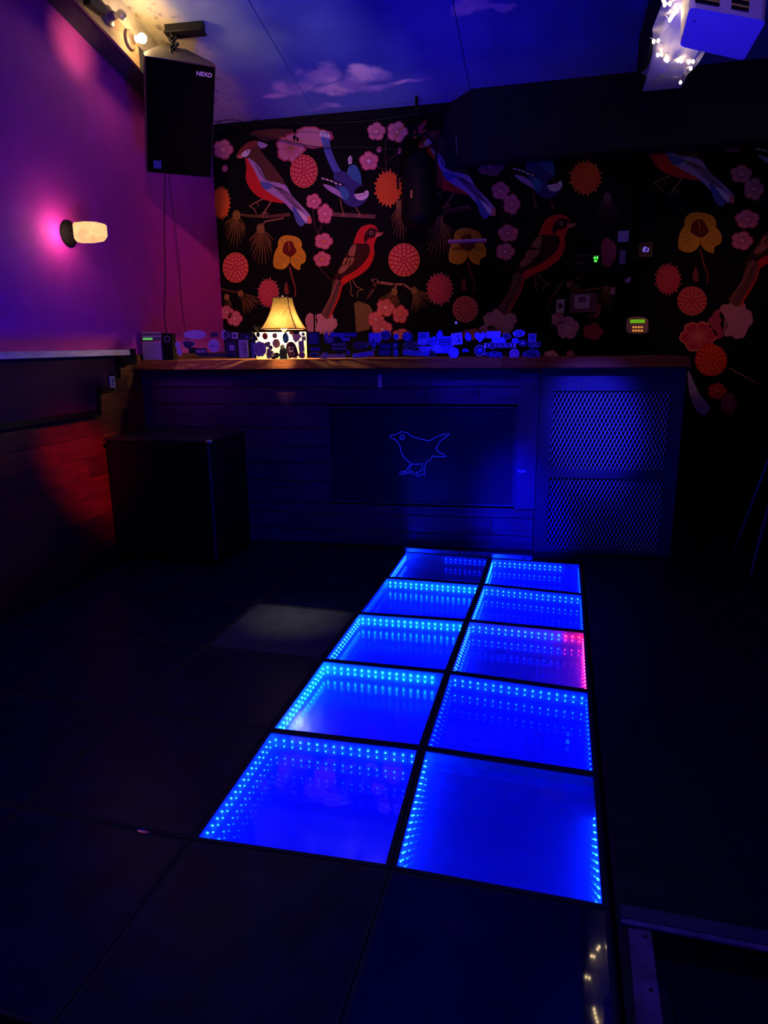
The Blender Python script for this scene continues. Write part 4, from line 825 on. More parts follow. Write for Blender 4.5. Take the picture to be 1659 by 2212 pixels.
# small dark plant leaves left of lamp
r = thing('leafy_sprig', 'small leafy sprig poking up left of the lamp shade', 'plant', bp(bpx(553, 740, -.08)[0], CT, -.08))
for (x0, y0), (x1, y1) in (((556, 716), (545, 703)), ((560, 720), (549, 698)), ((553, 722), (540, 716)), ((566, 714), (556, 704)), ((552, 735), (541, 728))):
    p, q = onp(x0, y0, NN, BO-NN*.08), onp(x1, y1, NN, BO-NN*.08); dd = (q-p); sd = dd.cross(NN).normalized()*.006; t = MB()
    t.add([p, p+dd*.4+sd+NN*.002, q, p+dd*.4-sd-NN*.002, p+dd*.4+NN*.004], [(0, 1, 4), (1, 2, 4), (2, 3, 4), (3, 0, 4)]); t.build('leaf', pr('leaf_green', (.10, .13, .05), .5), r)
p = onp(558, 728, NN, BO-NN*.08); t = MB(); t.tube([bp((p-BO).dot(U), CT, -.08), p], .002); t.tube([p, onp(560, 716, NN, BO-NN*.08)], .0015); t.build('stem', M['blackm'], r)

# ------------------------------------------------------------------ left wall: ledge, apron, planks, sconce
r = thing('wall_ledge', 'pale painted ledge board running along the left wall', 'ledge', (XL+.08, 1.2, 1.37))
zl = on(0, 767, 0, XL+.16).z; ye = on(281, 760, 0, XL+.16).y
t = MB(); t.box((XL, YF, zl-.022), (XL+.16, ye, zl+.016)); t.build('board', pr('worn_lilac_paint', (.42, .34, .5), .5, var=.35, scale=10, stretch=(1, .5, 3)), r, None, .003)
t = MB(); t.box((XL, ye-.02, zl-.09), (XL+.10, ye+.16, zl+.02)); t.build('end_block', M['blackm'], r)
X1 = XL+.055
def lw(x, y): p = on(x, y, 0, X1); return p.y, p.z
pl = [lw(-900, 800), lw(255, 776), lw(255, 812), lw(240, 812), lw(240, 838), lw(212, 843), lw(212, 890), lw(0, 926)]
d_ = pl[7][0]-pl[6][0]; sl = (pl[7][1]-pl[6][1])/d_
pl = [(YF, zl-.023), (pl[1][0], zl-.023), (pl[2][0], pl[2][1]), (pl[3][0], pl[3][1]), (pl[4][0], pl[4][1]), (pl[5][0], pl[5][1]), (pl[6][0], pl[6][1]), (YF, pl[6][1])]
t = MB(); t.prism([(X1-.05, a, b_) for a, b_ in pl], (.05, 0, 0)); ap = t.build('apron_panel', pr('plum_panel', (.04, .010, .035), .8, var=.2, scale=5, spec=.1), None, (XL, 1.2, 1.0)); tag(ap, 'dark plum stepped panel under the wall ledge', 'panel')
t = MB()
for (a, b_), (c_, d_) in zip(pl[1:-1], pl[2:]):
    v = Vector((0, c_-a, d_-b_)); l = v.length; v.normalize(); n_ = Vector((0, -v.z, v.y))*.016
    o_ = Vector((X1-.004, a, b_)); t.obox(o_-v*.016-n_, (.014, 0, 0), v*(l+.032), n_*2)
t.build('edge_molding', M['black'], ap)
o_ = on(243, 825, 0, X1+.01); t = MB(); t.box((X1, o_.y-.03, o_.z-.04), (X1+.012, o_.y+.03, o_.z+.04)); t.ball((X1+.013, o_.y, o_.z+.012), .012, 10, 6); t.ball((X1+.013, o_.y, o_.z-.014), .010, 10, 6); tag(t.build('wall_socket', pr('dull_grey_plastic', (.3, .3, .34), .4), None, (X1, o_.y, o_.z), .002), 'small grey wall socket at the stepped end of the plum panel', 'socket')
PW = [wood('wall_plank_%d' % q, tuple(v*.7 for v in c1[:2])+(.003,), tuple(v*.7 for v in c2[:2])+(.006,), (10, 1.3, 9), .7, q*4.0+1) for q, (c1, c2) in enumerate((((.15, .028, .014), (.30, .07, .03)), ((.10, .02, .012), (.22, .05, .025)), ((.20, .035, .014), (.36, .08, .03))))]
pz = [on(0, y, 0, XL+.02).z for y in (1248, 1195, 1143, 1091, 1036)]; st = (pz[-1]-pz[0])/4
zz = pz[0]-2*st; t = MB(); hh = []
while zz < pl[6][1]+.2: hh.append(zz); zz += st
hh[0] = 0.0
wn_ = MB(); ri = 0; pool = [YF]
for z0, z1 in zip(hh[:-1], hh[1:]):
    ri += 1; y = YF
    while y < YB-.02:
        l = R.uniform(.5, 1.1); y2 = min(y+l, YB)
        wn_.box((XL+.0, y+.001, z0+.0015), (XL+.02+R.uniform(-.001, .001), y2-.001, z1-.0015), R.randrange(3)); y = y2
# steps of planking beside the apron up to the ledge
for z0, z1 in ((hh[-1], hh[-1]+st), (hh[-1]+st, zl-.02)):
    wn_.box((XL, pl[6][0]+.02, z0+.0015), (XL+.02, YB, z1-.0015), 1)
wn_.box((XL-.004, YF, 0), (XL+.001, YB, 1.38), 1)
struct('trim_5', wn_, PW)

# sconce
sp = on(147, 505, 0, XL)
sco = thing('wall_sconce', 'glowing wall sconce with black round plate on the purple wall', 'wall lamp', sp)
t = MB(); t.lathe(sp, (1, 0, 0), ((0, .078), (.008, .078), (.014, .068), (.02, .05), (.024, .02)), 28); t.build('wall_plate', M['blackm'], sco)
t = MB(); t.cyl(sp+Vector((.02, 0, 0)), sp+Vector((.055, 0, 0)), .018, .018, 14); t.build('arm', M['black'], sco)
gx0 = on(165, 505, 1, sp.y-.01).x-XL; gx1 = on(223, 508, 1, sp.y-.01).x-XL
m = bpy.data.materials.new('glowing_frosted_glass'); m.use_nodes = True; nt = m.node_tree; nt.nodes.clear(); L = nt.links
tcn = nt.nodes.new('ShaderNodeTexCoord'); nz = nt.nodes.new('ShaderNodeTexNoise'); nz.inputs['Scale'].default_value = 14; L.new(tcn.outputs['Object'], nz.inputs['Vector'])
rp = nt.nodes.new('ShaderNodeValToRGB'); rp.color_ramp.elements[0].color = (1, .42, .2, 1); rp.color_ramp.elements[0].position = .3; rp.color_ramp.elements[1].color = (1, .72, .30, 1); rp.color_ramp.elements[1].position = .7
L.new(nz.outputs['Fac'], rp.inputs[0]); em = nt.nodes.new('ShaderNodeEmission'); em.inputs[1].default_value = 1.05; L.new(rp.outputs[0], em.inputs[0]); oo = nt.nodes.new('ShaderNodeOutputMaterial'); L.new(em.outputs[0], oo.inputs[0])
t = MB(); zz_ = sp.z
def oct_(x, hy, hz, cb): return [Vector((XL+x, sp.y+a, zz_+b_)) for a, b_ in ((-hy, hz), (-hy, -hz+cb), (-hy+cb, -hz), (hy-cb, -hz), (hy, -hz+cb), (hy, hz))]
t.loft([oct_(gx0, .038, .045, .012), oct_(gx0+.012, .043, .056, .02), oct_((gx0+gx1)/2, .045, .058, .02), oct_(gx1-.02, .042, .052, .022), oct_(gx1, .034, .040, .02)], 0, True, False)
t.build('glass_shade', m, sco)
pt = bpy.data.lights.new('sconce_light', 'POINT'); pt.color = (1, .5, .35); pt.energy = 2.0; pt.shadow_soft_size = .03; po = bpy.data.objects.new('sconce_light', pt); COL.objects.link(po); po.location = sp+Vector((.10, -.12, -.01))

# ------------------------------------------------------------------ bulb board on the soffit
XB = XL+.19
r = thing('bulb_board', 'wooden board with two porcelain bulb holders below the ceiling', 'light fixture', (XB, 2.6, zs(2.6)))
t = MB(); ya, yb_ = 1.3, 3.05
t.prism([(XL+.171, ya, zs(ya)-.01), (XL+.171, yb_, zs(yb_)-.01), (XL+.171, yb_, zs(yb_)+.15), (XL+.171, ya, zs(ya)+.15)], (.019, 0, 0)); t.build('board', wood('raw_board', (.28, .17, .09), (.45, .29, .16), (6, 1, 6), .7), r)
h1 = on(281, 86, 0, XB+.005); h2 = on(237, 35, 0, XB+.01)
POR = pr('porcelain_brown', (.30, .2, .14), .35)
for q, (h, lit) in enumerate(((h1, True), (h2, False))):
    t = MB(); t.lathe((XB, h.y, h.z), (1, 0, 0), ((0, .058), (.012, .058), (.018, .048), (.022, .030), (.038, .026), (.05, .022)), 24)
    hold = t.build('bulb_holder', POR, r)
    t = MB(); t.lathe((XB+.045, h.y, h.z), (1, 0, 0), ((0, .012), (.015, .014), (.027, .022), (.045, .03), (.06, .028), (.072, .018), (.078, .002)), 18)
    bl = t.build('bulb', emis('bulb_glow', (1, .66, .28), 105) if lit else mixmat('unlit_bulb_glass', ('ShaderNodeBsdfTranslucent', {'Color': (.8, .75, .7, 1)}), ('ShaderNodeBsdfAnisotropic', {'Color': (.9, .85, .8, 1), 'Roughness': .2}), .5), hold)
    bl['label'] = 'lit round bulb' if lit else 'unlit frosted bulb'
c_ = on(186, 3, 0, XB); t = MB(); t.box((XB, c_.y-.03, c_.z-.03), (XB+.05, c_.y+.12, c_.z+.02)); t.build('junction_box', M['screw'], r)

# ------------------------------------------------------------------ hanging speaker
yaw, til, rol = math.radians(38.2), math.radians(31.9), math.radians(-.1)
Xs = Vector((math.cos(yaw), math.sin(yaw), 0)); Ns = Vector((math.sin(yaw), -math.cos(yaw), 0))
N2 = Ns*math.cos(til)-Zv*math.sin(til); Z2 = Zv*math.cos(til)+Ns*math.sin(til)
X2 = Xs*math.cos(rol)+Z2*math.sin(rol); Z3 = Z2*math.cos(rol)-Xs*math.sin(rol)
sc0 = Vector((-2.146, 3.058, 2.917)); sw_, sh_ = .443, .701
spk = thing('hanging_speaker', 'large black loudspeaker hanging from the ceiling by a chain', 'speaker', sc0)
def spt(x, z, d): return sc0+X2*x+Z3*z+N2*d
t = MB(); foot = [(-sw_/2, 0), (sw_/2, 0), (sw_/2, -.07), (sw_*.2, -.33), (-sw_*.2, -.33), (-sw_/2, -.07)]
t.prism([spt(x, -sh_/2, d) for x, d in foot], Z3*sh_); t.build('cabinet', pr('speaker_cabinet_black', (.10, .085, .08), .6, var=.15, scale=40), spk, None, .006)
t = MB(); t.obox(spt(-sw_/2+.006, -sh_/2+.006, .0), X2*(sw_-.012), N2*.01, Z3*(sh_-.012)); t.build('grille', pr('grille_cloth', (.003, .003, .004), 1, bump=.6, scale=300, spec=.05), spk, None, .003)
def spx(x, y, d=.011): p = onp(x, y, N2, sc0+N2*d); return p
t = MB(); text_into(t, 'NEXO', spx(441, 161), X2, Z3, .036, 0, 'CENTER', .001, .02); t.build('logo', pr('logo_white', (.7, .7, .85), .4, emit=(.1, .1, 1), es=0), spk)
c_ = spx(340, 355); t = MB(); t.obox(c_-X2*.026-Z3*.026, X2*.052, N2*.002, Z3*.052); t.build('badge', pr('badge_blue', (.06, .1, .4), .5), spk)
# chain and bracket
ct = onp(373, 70, (0, .25, 1), (0, 4.38, 3.235)); cb = onp(373, 114, Z3, sc0+Z3*sh_/2)
r = thing('speaker_chain', 'short dark chain with shackle holding up the speaker', 'chain', ct)
nl = 5; dirc = (cb-ct)/nl
for i in range(nl):
    c_ = ct+dirc*(i+.5); ax = dirc.normalized(); pv = (U if i % 2 else Vector((0, 1, 0))); pv = (pv-ax*pv.dot(ax)).normalized(); l = dirc.length*.68; wd = l*.55; t = MB()
    t.tube([c_+ax*l*math.cos(a)+pv*wd*math.sin(a) for a in [2*math.pi*k/14 for k in range(14)]], l*.17, 6, 0, True); t.build('link', M['screw'], r)
t = MB(); c_ = ct+dirc*3; t.cyl(c_-U*.02, c_+U*.035, .007, .007, 8); t.cyl(c_+U*.025, c_+U*.04, .012, .012, 6); t.build('shackle_pin', M['screw'], r)
a, b_ = onp(355, 58, (0, .25, 1), (0, 4.38, 3.25)), onp(438, 50, (0, .25, 1), (0, 4.38, 3.25)); dd = (b_-a); r = thing('ceiling_bracket', 'dark steel bracket bolted under the ceiling above the speaker', 'bracket', (a+b_)/2)
t = MB(); sl_ = Vector((0, 1, -.25)).normalized(); t.obox(a-sl_*.0-Zv*.035, dd, sl_*.035, Zv*.05); t.obox(a-sl_*.02-Zv*.045, dd, sl_*.075, Zv*.012); t.build('channel', M['screw'], r, None, .002)
# cables
def cable(name, pts, rad, label):
    # smooth the path
    P = [Vector(p) for p in pts]; out = []
    for i in range(len(P)-1):
        p0, p1, p2, p3 = P[max(i-1, 0)], P[i], P[i+1], P[min(i+2, len(P)-1)]
        for k in range(6):
            s_ = k/6; out.append(.5*((2*p1)+(-p0+p2)*s_+(2*p0-5*p1+4*p2-p3)*s_*s_+(-p0+3*p1-3*p2+p3)*s_**3))
    out.append(P[-1]); t = MB(); t.tube(out, rad, 6)
    return tag(t.build(name, M['cable'], None, out[0]), label, 'cable')
b1_, b2_ = spx(357, 374, -.1), spx(364, 376, -.15)
cable('speaker_cable', [b1_, on(355, 470, 1, 3.4), on(357, 600, 1, 3.3), on(357, 700, 1, 3.2), bp(bpx(357, 770)[0], CT+.005, -.15)], .0035, 'black cable dropping straight from the speaker to the black case')
cable('speaker_cable', [b2_, on(372, 440, 1, 3.5), on(386, 560, 1, 3.45), on(398, 700, 1, 3.3), bp(bpx(401, 770)[0], CT+.005, -.2)], .0025, 'thin cable slanting right below the speaker')
yc = YB-.04
cable('mural_cable', [on(462, 285, 1, yc), on(500, 268, 1, yc), on(540, 288, 1, yc), on(600, 300, 1, yc), on(690, 318, 1, yc), on(790, 318, 1, yc), on(905, 330, 1, yc)], .004, 'black cable sagging across the upper mural')
cable('mural_cable', [on(640, 268, 1, yc-.1), on(780, 262, 1, yc-.2), on(900, 246, 1, yc-.2), on(1010, 222, 1, yc-.25)], .004, 'black cable along the edge where mural meets sky ceiling')
yk = 4.3
cable('ceiling_cable', [on(470, 262, 1, yk), on(500, 259, 1, yk), on(535, 264, 1, yk), on(560, 255, 1, yk)], .003, 'short curled cable under the ceiling above the robin')
cable('wall_wire', [on(1183, 720, 1, yc), on(1180, 760, 1, yc), on(1183, 790, 1, yc)], .003, 'thin upright wire behind the right end of the stickers')

# hanging stage light in front of the mural
fy = 4.22
f_c = on(899, 440, 1, fy); r = thing('stage_light', 'black hanging stage light in front of the mural', 'stage light', on(899, 300, 1, fy))
t = MB(); t.lathe(on(904, 492, 1, fy), (.0, .1, 1), ((0, .06), (.01, .10), (.04, .13), (.08, .14), (.40, .14), (.50, .12), (.56, .06)), 24); t.build('can', M['black'], r)
t = MB(); top = on(905, 305, 1, fy); cc = on(900, 400, 1, fy)
t.tube([cc+Vector((-.15, 0, -.02)), cc+Vector((-.16, 0, .27)), cc+Vector((-.08, 0, .36)), cc+Vector((.08, 0, .36)), cc+Vector((.16, 0, .27)), cc+Vector((.15, 0, -.02))], .01, 6)
t.cyl(cc+Vector((0, 0, .36)), (cc.x, cc.y, zc(cc.y)-.02), .012, .012, 10); t.build('yoke', M['black'], r)
t = MB(); l_ = on(889, 420, 1, fy-.15); t.lathe(l_+Vector((0, .0, -.03)), (0, 0, 1), ((0, .012), (.06, .012)), 12); t.build('lens', pr('amber_glass', (.5, .25, .08), .15, .3), r)
# black pipe stub by duct
t = MB(); t.cyl(on(985, 290, 1, 4.17), on(987, 332, 1, 4.17), .004, .004, 8); tag(t.build('conduit_stub', M['steel'], None, on(985, 290, 1, 4.17)), 'thin vertical rod on the face of the dark duct', 'rod')

# ------------------------------------------------------------------ objects on the right part of the mural wall
yw = YB-.035
def wbox(r, name, x0, y0, x1, y1, d0_, d1_, mat, bev=.002):
    a, b_ = on(x0, y1, 1, yw), on(x1, y0, 1, yw); t = MB(); t.box((a.x, YB-d1_, a.z), (b_.x, YB-d0_, b_.z)); return t.build(name, mat, r, None, bev)
def wl(x, y): return on(x, y, 1, yw)
r = thing('lighting_controller', 'black wall controller with bright green digits', 'controller', wl(1270, 565)); wbox(r, 'body', 1238, 548, 1299, 590, .004, .06, M['black'])
t = MB(); p_ = on(1287, 558, 1, YB-.061); text_into(t, '44', p_+Vector((0, 0, .003)), (1, 0, 0), (0, 0, 1), .038, 0, 'CENTER', .0, .03); text_into(t, '=', p_+Vector((0, 0, -.022)), (1, 0, 0), (0, 0, 1), .04, 0, 'CENTER', 0, .04); t.build('green_digits', emis('green_digits', (.08, 1, .08), 1.6), r)
t = MB()
for x in (1244, 1260, 1274, 1290): p_ = on(x, 553, 1, YB-.061); t.obox(p_, (.022, 0, 0), (0, -.001, 0), (0, 0, .002))
t.build('edge_marks', M['white'], r); t = MB(); text_into(t, 'DMX-512', on(1254, 568, 1, YB-.061), (1, 0, 0), (0, 0, 1), .02) if False else t.obox(on(1243, 570, 1, YB-.061), (.07, 0, 0), (0, -.001, 0), (0, 0, .008)); t.build('marking', pr('faint_print', (.12, .12, .16), .5), r)
r = thing('alarm_keypad', 'alarm keypad with green screen and glowing keys', 'keypad', wl(1376, 702)); 
pts = [(1353, 690), (1360, 686), (1376, 684), (1392, 686), (1399, 691), (1400, 712), (1396, 719), (1376, 721), (1356, 719), (1352, 712)]
t = MB(); t.prism([on(x, y, 1, YB-.002) for x, y in pts], (0, -.03, 0)); t.build('body', pr('beige_plastic', (.5, .36, .3), .5), r, None, .003)
def wq(x0, y0, x1, y1, d, mat, name, rr, lab=None):
    a, b_ = on(x0, y1, 1, YB-d), on(x1, y0, 1, YB-d); t = MB(); t.box((a.x, YB-d-.002, a.z), (b_.x, YB-d, b_.z)); return t.build(name, mat, rr)
wq(1361, 690, 1393, 698, .032, emis('lcd_green', (.14, .45, .01), .8), 'screen', r)
for iy, y in enumerate((707, 714.5)):
    for ix in range(4): wq(1366+ix*6, y-2, 1370.5+ix*6, y+1.6, .032, emis('key_glow', (1, .38, .08), .8), 'key', r)
r = thing('wall_device', 'small dark wall device with a lit violet face', 'device', wl(1394, 540)); wbox(r, 'body', 1378, 522, 1412, 556, .002, .03, pr('dark_maroon_box', (.02, .01, .014), .5))
t = MB(); c_ = on(1395, 539, 1, YB-.032)
for rr_, a0_, a1_ in ((.021, 1.6, 4.2), (.012, 1.2, 4.6), (.021, 5.2, 6.8)): t.tube([c_+Vector((rr_*math.cos(a), 0, rr_*math.sin(a))) for a in [a0_+(a1_-a0_)*k/8 for k in range(9)]], .0017, 5)
t.build('lit_marks', emis('violet_glow', (.35, .25, 1), 1.2), r); wq(1389, 533, 1401, 545, .0305, pr('violet_face', (.12, .08, .4), .4, emit=(.05, .03, .4), es=.35), 'face', r)
t_ = [('postcard', (1201, 646, 1220, 676), (.55, .42, .5), 'small pale card with a dark figure pinned left of the framed notice', 'card'),
      ('wall_note', (1334, 498, 1359, 523), (.35, .3, .75), 'violet square note on the dark wall above the keypad', 'note'),
      ('wall_note', (1337, 540, 1352, 571), (.2, .15, .42), 'tall dim violet note below the square note', 'note'),
      ('sticker_tab', (1350, 600, 1365, 610), (.28, .22, .62), 'tiny tilted violet sticker on the dark wall', 'sticker'),
      ('paper_tag', (1318, 620, 1329, 636), (.5, .25, .3), 'small pink paper tag hanging on the mural', 'tag')]
for nm, (x0, y0, x1, y1), col, lab, cat in t_:
    a, b_ = on(x0, y1, 1, YB-.022), on(x1, y0, 1, YB-.022); t = MB(); t.box((a.x, YB-.0222, a.z), (b_.x, YB-.0207, b_.z), 0)
    if nm == 'postcard': 
        cx_, cz_ = (a.x+b_.x)/2, (a.z+b_.z)/2; t.add([(cx_+.018*math.cos(q), YB-.0232, cz_+.022*math.sin(q)*(1+.3*math.cos(3*q))) for q in [2*math.pi*i/12 for i in range(12)]], [tuple(range(12))], 1)
    o = t.build(nm, [pr('paper_%s%d' % (nm, x0), col, .8), M['screw']], None, ((a+b_)/2)); tag(o, lab, cat)
    if nm == 'sticker_tab': o.rotation_euler = (0, math.radians(-30), 0)
r = thing('framed_notice', 'pale notice sheet in a dark frame on the mural', 'notice', wl(1256, 652)); wbox(r, 'frame', 1230, 632, 1290, 676, .021, .034, pr('maroon_frame', (.14, .04, .07), .5)); wq(1240, 636, 1275, 667, .0345, pr('notice_paper', (.5, .36, .5), .8), 'sheet', r); wq(1250, 641, 1266, 653, .037, pr('notice_print', (.16, .08, .16), .8), 'print', r)
t = MB(); a, b_ = on(1262, 672, 1, YB-.06), on(1284, 670, 1, YB-.06); t.box((a.x, YB-.08, a.z-.004), (b_.x, YB-.034, a.z+.004)); tag(t.build('pen_tray', pr('dull_brass', (.5, .3, .22), .35, .5), None, a), 'thin metal tray below the framed notice', 'tray')
r = thing('light_bar', 'pinkish light bar crossing the yellow flower', 'light bar', on(1009, 521, 1, 4.28))
a, b_ = on(968, 521, 1, 4.28), on(1051, 518, 1, 4.28); t = MB(); t.cyl(a, b_, .012, .012, 12); t.build('tube', pr('pale_tube', (.6, .3, .5), .4), r); t = MB(); t.obox(a+Vector((0, .012, -.018)), b_-a, (0, .02, 0), (0, 0, .02)); t.build('housing', pr('pink_grey_metal', (.4, .2, .33), .5), r)
t = MB(); t.box((a.x+.1, 4.31, a.z-.01), (a.x+.12, YB, a.z+.005)); t.box((b_.x-.12, 4.31, b_.z-.01), (b_.x-.1, YB, b_.z+.005)); t.build('bracket', M['screw'], r)
r = thing('electrical_cabinet', 'black electrical cabinet on the dark strip of wall', 'cabinet', wl(1345, 660))
wbox(r, 'body', 1300, 724, 1342, 762, .0, .10, M['black']); t = MB(); t.cyl(on(1362, 375, 1, YB-.04), on(1367, 680, 1, YB-.04), .011, .011, 10); t.build('conduit', M['blackm'], r)
c_ = on(985, 697, 1, YB-.03); t = MB(); t.lathe(c_+Vector((0, .01, 0)), (0, -1, 0), ((0, .012), (.006, .012), (.010, .006)), 12); tag(t.build('indicator_knob', emis('violet_led', (.15, .12, 1), .5), None, c_), 'tiny blue indicator light below the pink round flower', 'indicator')

# ------------------------------------------------------------------ ceiling beam with string lights, and the air unit
r = thing('ceiling_beam', 'pale boxed beam wound with string lights at upper right', 'beam', (.95, 3, 3.0)); zb3 = 3.0
t = MB(); t.box((.84, .8, zb3), (1.075, 3.60, zb3+.03)); t.box((.84, .8, zb3+.03), (.87, 3.60, zc(3.6)+.0)); t.box((1.045, .8, zb3+.03), (1.075, 3.60, zc(3.6))); t.build('boxing', pr('beam_white', (.62, .6, .68), .7, var=.12, scale=7), r)
t = MB(); t.box((.80, .8, zb3-.01), (.838, 3.6, zb3+.3)); t.build('side_board', M['blackm'], r)
# crumpled clear sheet
SHT = mixmat('thin_plastic_sheet', ('ShaderNodeBsdfTransparent', {'Color': (.95, .95, 1, 1)}), ('ShaderNodeBsdfDiffuse', {'Color': (.8, .75, .8, 1)}), .35)
t = MB(); n1, n2 = 26, 8; rows_ = []
for i in range(n1+1):
    f = i/n1; y = 2.0+1.2*f; row = []
    for k in range(n2+1):
        g = k/n2; x = .80+.30*g+.02*math.sin(y*7+k); z = zb3-.03-.035*math.sin(g*math.pi)*(1+.5*math.sin(y*9))-.02*math.sin(k*2.3+y*11)
        row.append(Vector((x, y, z)))
    rows_.append(row)
t.loft(rows_, 0, False, True, False); t.build('plastic_sheet', SHT, r)
STR = thing('string_lights', 'warm fairy string lights wound around the ceiling beam', 'string lights', (.95, 2.9, 2.9))
lp = [(1447, 8), (1436, 10), (1462, 24), (1456, 30), (1451, 37), (1447, 43), (1412, 90), (1422, 88), (1421, 119), (1429, 118), (1437, 128), (1441, 131), (1465, 131), (1472, 132), (1488, 135), (1492, 148), (1497, 133), (1470, 178), (1434, 2), (1463, -20), (1440, -40), (1455, -70), (1435, -95), (1470, -120)]
zz3 = 2.92; pw = [on(x, y, 2, zz3) for x, y in lp]
WARM = emis('fairy_bulb', (1, .72, .35), 45)
t = MB(); oo_ = sorted(pw, key=lambda p: p.y); path = []
for i in range(len(oo_)-1):
    a, b_ = oo_[i], oo_[i+1]; mm = (a+b_)/2+Vector((.03*(1 if i % 2 else -1), 0, .02)); path += [a, mm]
path.append(oo_[-1]); t.tube(path, .0014, 5); t.build('wire', pr('clear_wire', (.5, .45, .5), .4), STR)
for p_ in pw:
    t = MB(); t.ball(p_, .0075, 8, 6, 0, (1, 1, 1.3)); t.build('fairy_bulb', WARM, STR)
# air unit: corners solved on a tilted plane
A_, B2, C2, D2 = Vector((.868, 1.911, 2.8)), Vector((1.236, 2.10, 2.77)), Vector((1.226, 2.593, 2.8)), Vector((.885, 2.345, 2.81))
A_, B2, C2, D2 = on(1490, 15, 2, 2.80), on(1656, 45, 2, 2.80), on(1606, 131, 2, 2.80), on(1468, 100, 2, 2.80)
r = thing('projector', 'beige vented projector hung at upper right with blue-lit underside', 'projector', (A_+C2)/2)
t = MB(); up = Vector((-.02, -.06, .2)); q_ = [A_, B2, C2, D2]
cqe = sum(q_, Vector())/4; rq = []
for k in range(4):
    a, c_, b_ = q_[k-1], q_[k], q_[(k+1) % 4]; rq += [c_+(a-c_).normalized()*.03, c_+(a-c_).normalized()*.009+(b_-c_).normalized()*.009, c_+(b_-c_).normalized()*.03]
t.prism(rq, up); body = t.build('body', [pr('projector_beige', (.62, .55, .55), .6)], r, None, .004)
e1 = (B2-A_); 
t = MB()
for (f0, f1) in ((.06, .36), (.52, .74)):
    for k in range(5):
        o_ = A_+e1*f0+up*(.08+.11*k)+Vector((-.0, -.004, 0)); t.obox(o_, e1*(f1-f0), Vector((.002, -.004, 0)), up*.06)
t.build('vent_slats', M['screw'], r)
t = MB(); t.cyl(cqe+up*.9, Vector((cqe.x, cqe.y, zc(cqe.y)-.005)), .02, .02, 12); t.cyl(Vector((cqe.x, cqe.y, zc(cqe.y)-.03)), Vector((cqe.x, cqe.y, zc(cqe.y)+.0)), .06, .06, 20); t.build('ceiling_mount', M['black'], r)
c_ = A_+(D2-A_)*.3+Vector((.03, 0, -.001))
t = MB(); t.lathe(c_, (0, 0, -1), ((0, .006), (.003, .006), (.005, .003)), 10); t.build('screw', M['steel'], r)

# ------------------------------------------------------------------ dark furniture
r = thing('equipment_crate', 'large black equipment crate in the left corner before the booth', 'crate', (-2.15, 2.4, 0))
cx0, cx1 = -2.52, on(452, 955, 1, 2.42).x; zt2 = on(452, 951, 1, 2.42).z
t = MB(); t.box((cx0, 2.42, .04), (cx1, 2.95, zt2-.02)); t.build('body', M['black'], r, None, .008)
t = MB(); t.box((cx0-.01, 2.405, zt2-.02), (cx1+.008, 2.96, zt2)); t.build('lid', pr('crate_lid', (.02, .018, .02), .4), r, None, .006)
for x in (cx0+.05, cx1-.05):
    for y in (2.47, 2.9): t = MB(); t.cyl((x, y, 0), (x, y, .04), .025, .025, 12); t.build('foot', M['blackm'], r)
t = MB(); t.lathe((cx1-.0, 2.415, zt2-.006), (0, 0, 1), ((-.012, .022), (.004, .022), (.008, .012)), 12); t.build('corner_cap', M['steel'], r)
t = MB(); t.obox((cx1-.012, 2.407, .05), (.014, 0, 0), (0, .014, 0), (0, 0, zt2-.08)); t.build('corner_edge', pr('dull_edge', (.12, .12, .14), .5, .5), r)
sx0 = on(1628, 1060, 1, 3.05)
r = thing('bar_stool', 'black bar stool in the dark right of the booth', 'stool', (2.0, 3.2, 0)); sxc, syc, hs = sx0.x+.26, 3.22, .78
t = MB(); t.lathe((sxc, syc, hs-.06), (0, 0, 1), ((0, .16), (.01, .18), (.04, .185), (.06, .17), (.065, .1)), 28); t.build('seat', M['blackm'], r)
for ax_, ay_ in ((-1, -1), (1, -1), (1, 1), (-1, 1)):
    t = MB(); t.tube([(sxc+ax_*.11, syc+ay_*.11, hs-.05), (sxc+ax_*.235, syc+ay_*.235, 0)], .012, 10); t.build('leg', pr('stool_metal', (.12, .12, .14), .4, .6), r)
t = MB(); t.tube([(sxc+.205*math.cos(a), syc+.205*math.sin(a), .26) for a in [2*math.pi*k/28 for k in range(28)]], .009, 8, 0, True); t.build('footrest_ring', M['black'], r)

# ------------------------------------------------------------------ lights
def spot(name, loc, tgt, col, e, size=50, blend=.6, rad=.08):
    l = bpy.data.lights.new(name, 'SPOT'); l.color = col; l.energy = e; l.spot_size = math.radians(size); l.spot_blend = blend; l.shadow_soft_size = rad
    o = bpy.data.objects.new(name, l); COL.objects.link(o); o.location = loc; o.rotation_euler = (Vector(tgt)-Vector(loc)).to_track_quat('-Z', 'Y').to_euler(); return o
spot('wall_red_wash', (1.9, -.6, 3.3), (-2.6, 2.7, 2.0), (1, 0, .3), 3, 42, 1)
spot('red_wash', (.6, 1.3, 3.4), (-2.5, 3.9, 1.5), (1, 0, .02), 5, 50, .9)
spot('wall_streak_spot', (-1.3, 1.9, 3.15), on(158, 100, 0, XL), (1, .9, .22), 115, 15, 1)  # added spot for the warm streak under the soffit, no fitting modelled
spot('warm_counter_fill', (-1.5, 2.3, 2.9), bp(bpx(612, 786)[0], 1.35, .03), (1, .6, .28), 150, 7, 1, .02)  # added light, brightens the counter edge below the table lamp
spot('pink_mural_wash', (-.9, .9, 3.6), (-1.8, 4.4, 2.1), (1, .30, .38), 210, 44, 1)
spot('mural_fill', (.4, .6, 3.7), (.2, 4.4, 1.5), (.9, .12, .4), 8, 50, 1)
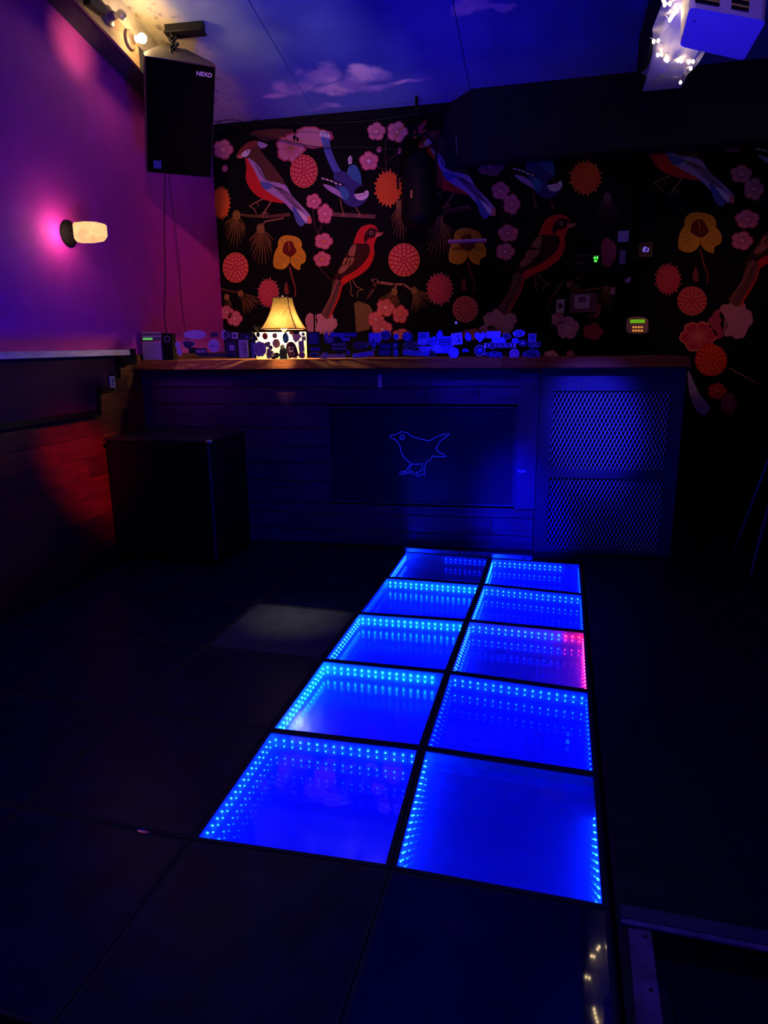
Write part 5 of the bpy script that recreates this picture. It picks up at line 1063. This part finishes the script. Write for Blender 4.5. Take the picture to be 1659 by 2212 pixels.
spot('right_mural_fill', (1.0, 1.2, 2.4), (1.5, 4.4, 1.75), (1, .28, .15), 40, 27, 1)  # added light to lift the flowers at the right of the mural
spot('blue_vent_spot', (.5, .9, 3.3), bp(bpx(1275, 915)[0], bpx(1275, 915)[1]), (.02, .02, 1), 2200, 13, 1)
spot('blue_corner_spot', (-.2, 1.4, 2.6), bp(bpx(1120, 1110)[0], bpx(1120, 1110)[1]), (0, 0, 1), 1500, 15, 1)
spot('pale_projector_fill', (.2, -1.0, 2.3), A_+(B2-A_)*.5+up*.5, (1, .5, .5), 50, 14, 1)  # added light from behind the camera, brightens the vented face
spot('blue_sticker_wash', (-.2, 1.2, 3.4), (-.15, 3.2, 1.47), (.01, .01, 1), 400, 18, .8)
spot('violet_sticker_wash', (-1.8, 1.0, 3.3), (-2.12, 3.05, 1.46), (.3, .03, 1), 70, 17, .9)
spot('floor_sheen_spot', (-1.2, 1.3, 3.6), (-.93, 1.72, 0), (1, .95, .75), 200, 11, 1)  # added spot that completes the imitated reflection on the greyed panel
spot('red_plank_spot', (-.6, .2, 2.6), on(190, 1010, 0, XL), (1, .02, 0), 420, 13, 1)
spot('blue_room_fill', (.5, -1.5, 3.9), (-.4, .3, 0), (0, 0, 1), 340, 90, 1)  # added blue fill over the foreground floor
spot('blue_ceiling_fill', (.0, 1.0, .35), (-1.1, 3.4, 3.4), (0, 0, 1), 230, 56, 1)  # added uplight, strengthens the tile glow on the ceiling
spot('blue_corner_fill', (.6, .9, .3), on(1560, 80, 2, 2.8), (0, 0, 1), 300, 30, 1)  # added uplight, strengthens the tile glow under projector and beam
spot('soft_ceiling_fill', (-.9, 2.0, 2.4), (-1.25, 3.95, 3.38), (1, .72, .8), 34, 36, 1)  # added pinkish light to bring out the painted clouds
spot('blue_wall_fill', (.2, .2, .3), (-2.6, 1.9, 2.1), (.05, 0, 1), 70, 50, 1)  # added low light, makes the left wall bluer than the tiles alone
wd = bpy.data.worlds.new('world'); sc.world = wd; wd.use_nodes = True; wd.node_tree.nodes['Background'].inputs[0].default_value = (0, 0, .02, 1); wd.node_tree.nodes['Background'].inputs[1].default_value = .02

for o in list(bpy.data.objects):
    if 'wl' in o: del o['wl']
sc.view_settings.view_transform = 'Standard'; sc.view_settings.look = 'None'; sc.view_settings.exposure = 0; sc.view_settings.gamma = 1; sc.view_settings.use_curve_mapping = False
sc.cycles.use_denoising = True; sc.cycles.glossy_bounces = 9; sc.cycles.max_bounces = 12; sc.cycles.use_adaptive_sampling = True; sc.cycles.adaptive_threshold = .02; sc.cycles.transparent_max_bounces = 32; sc.cycles.sample_clamp_indirect = 160; sc.cycles.caustics_reflective = True
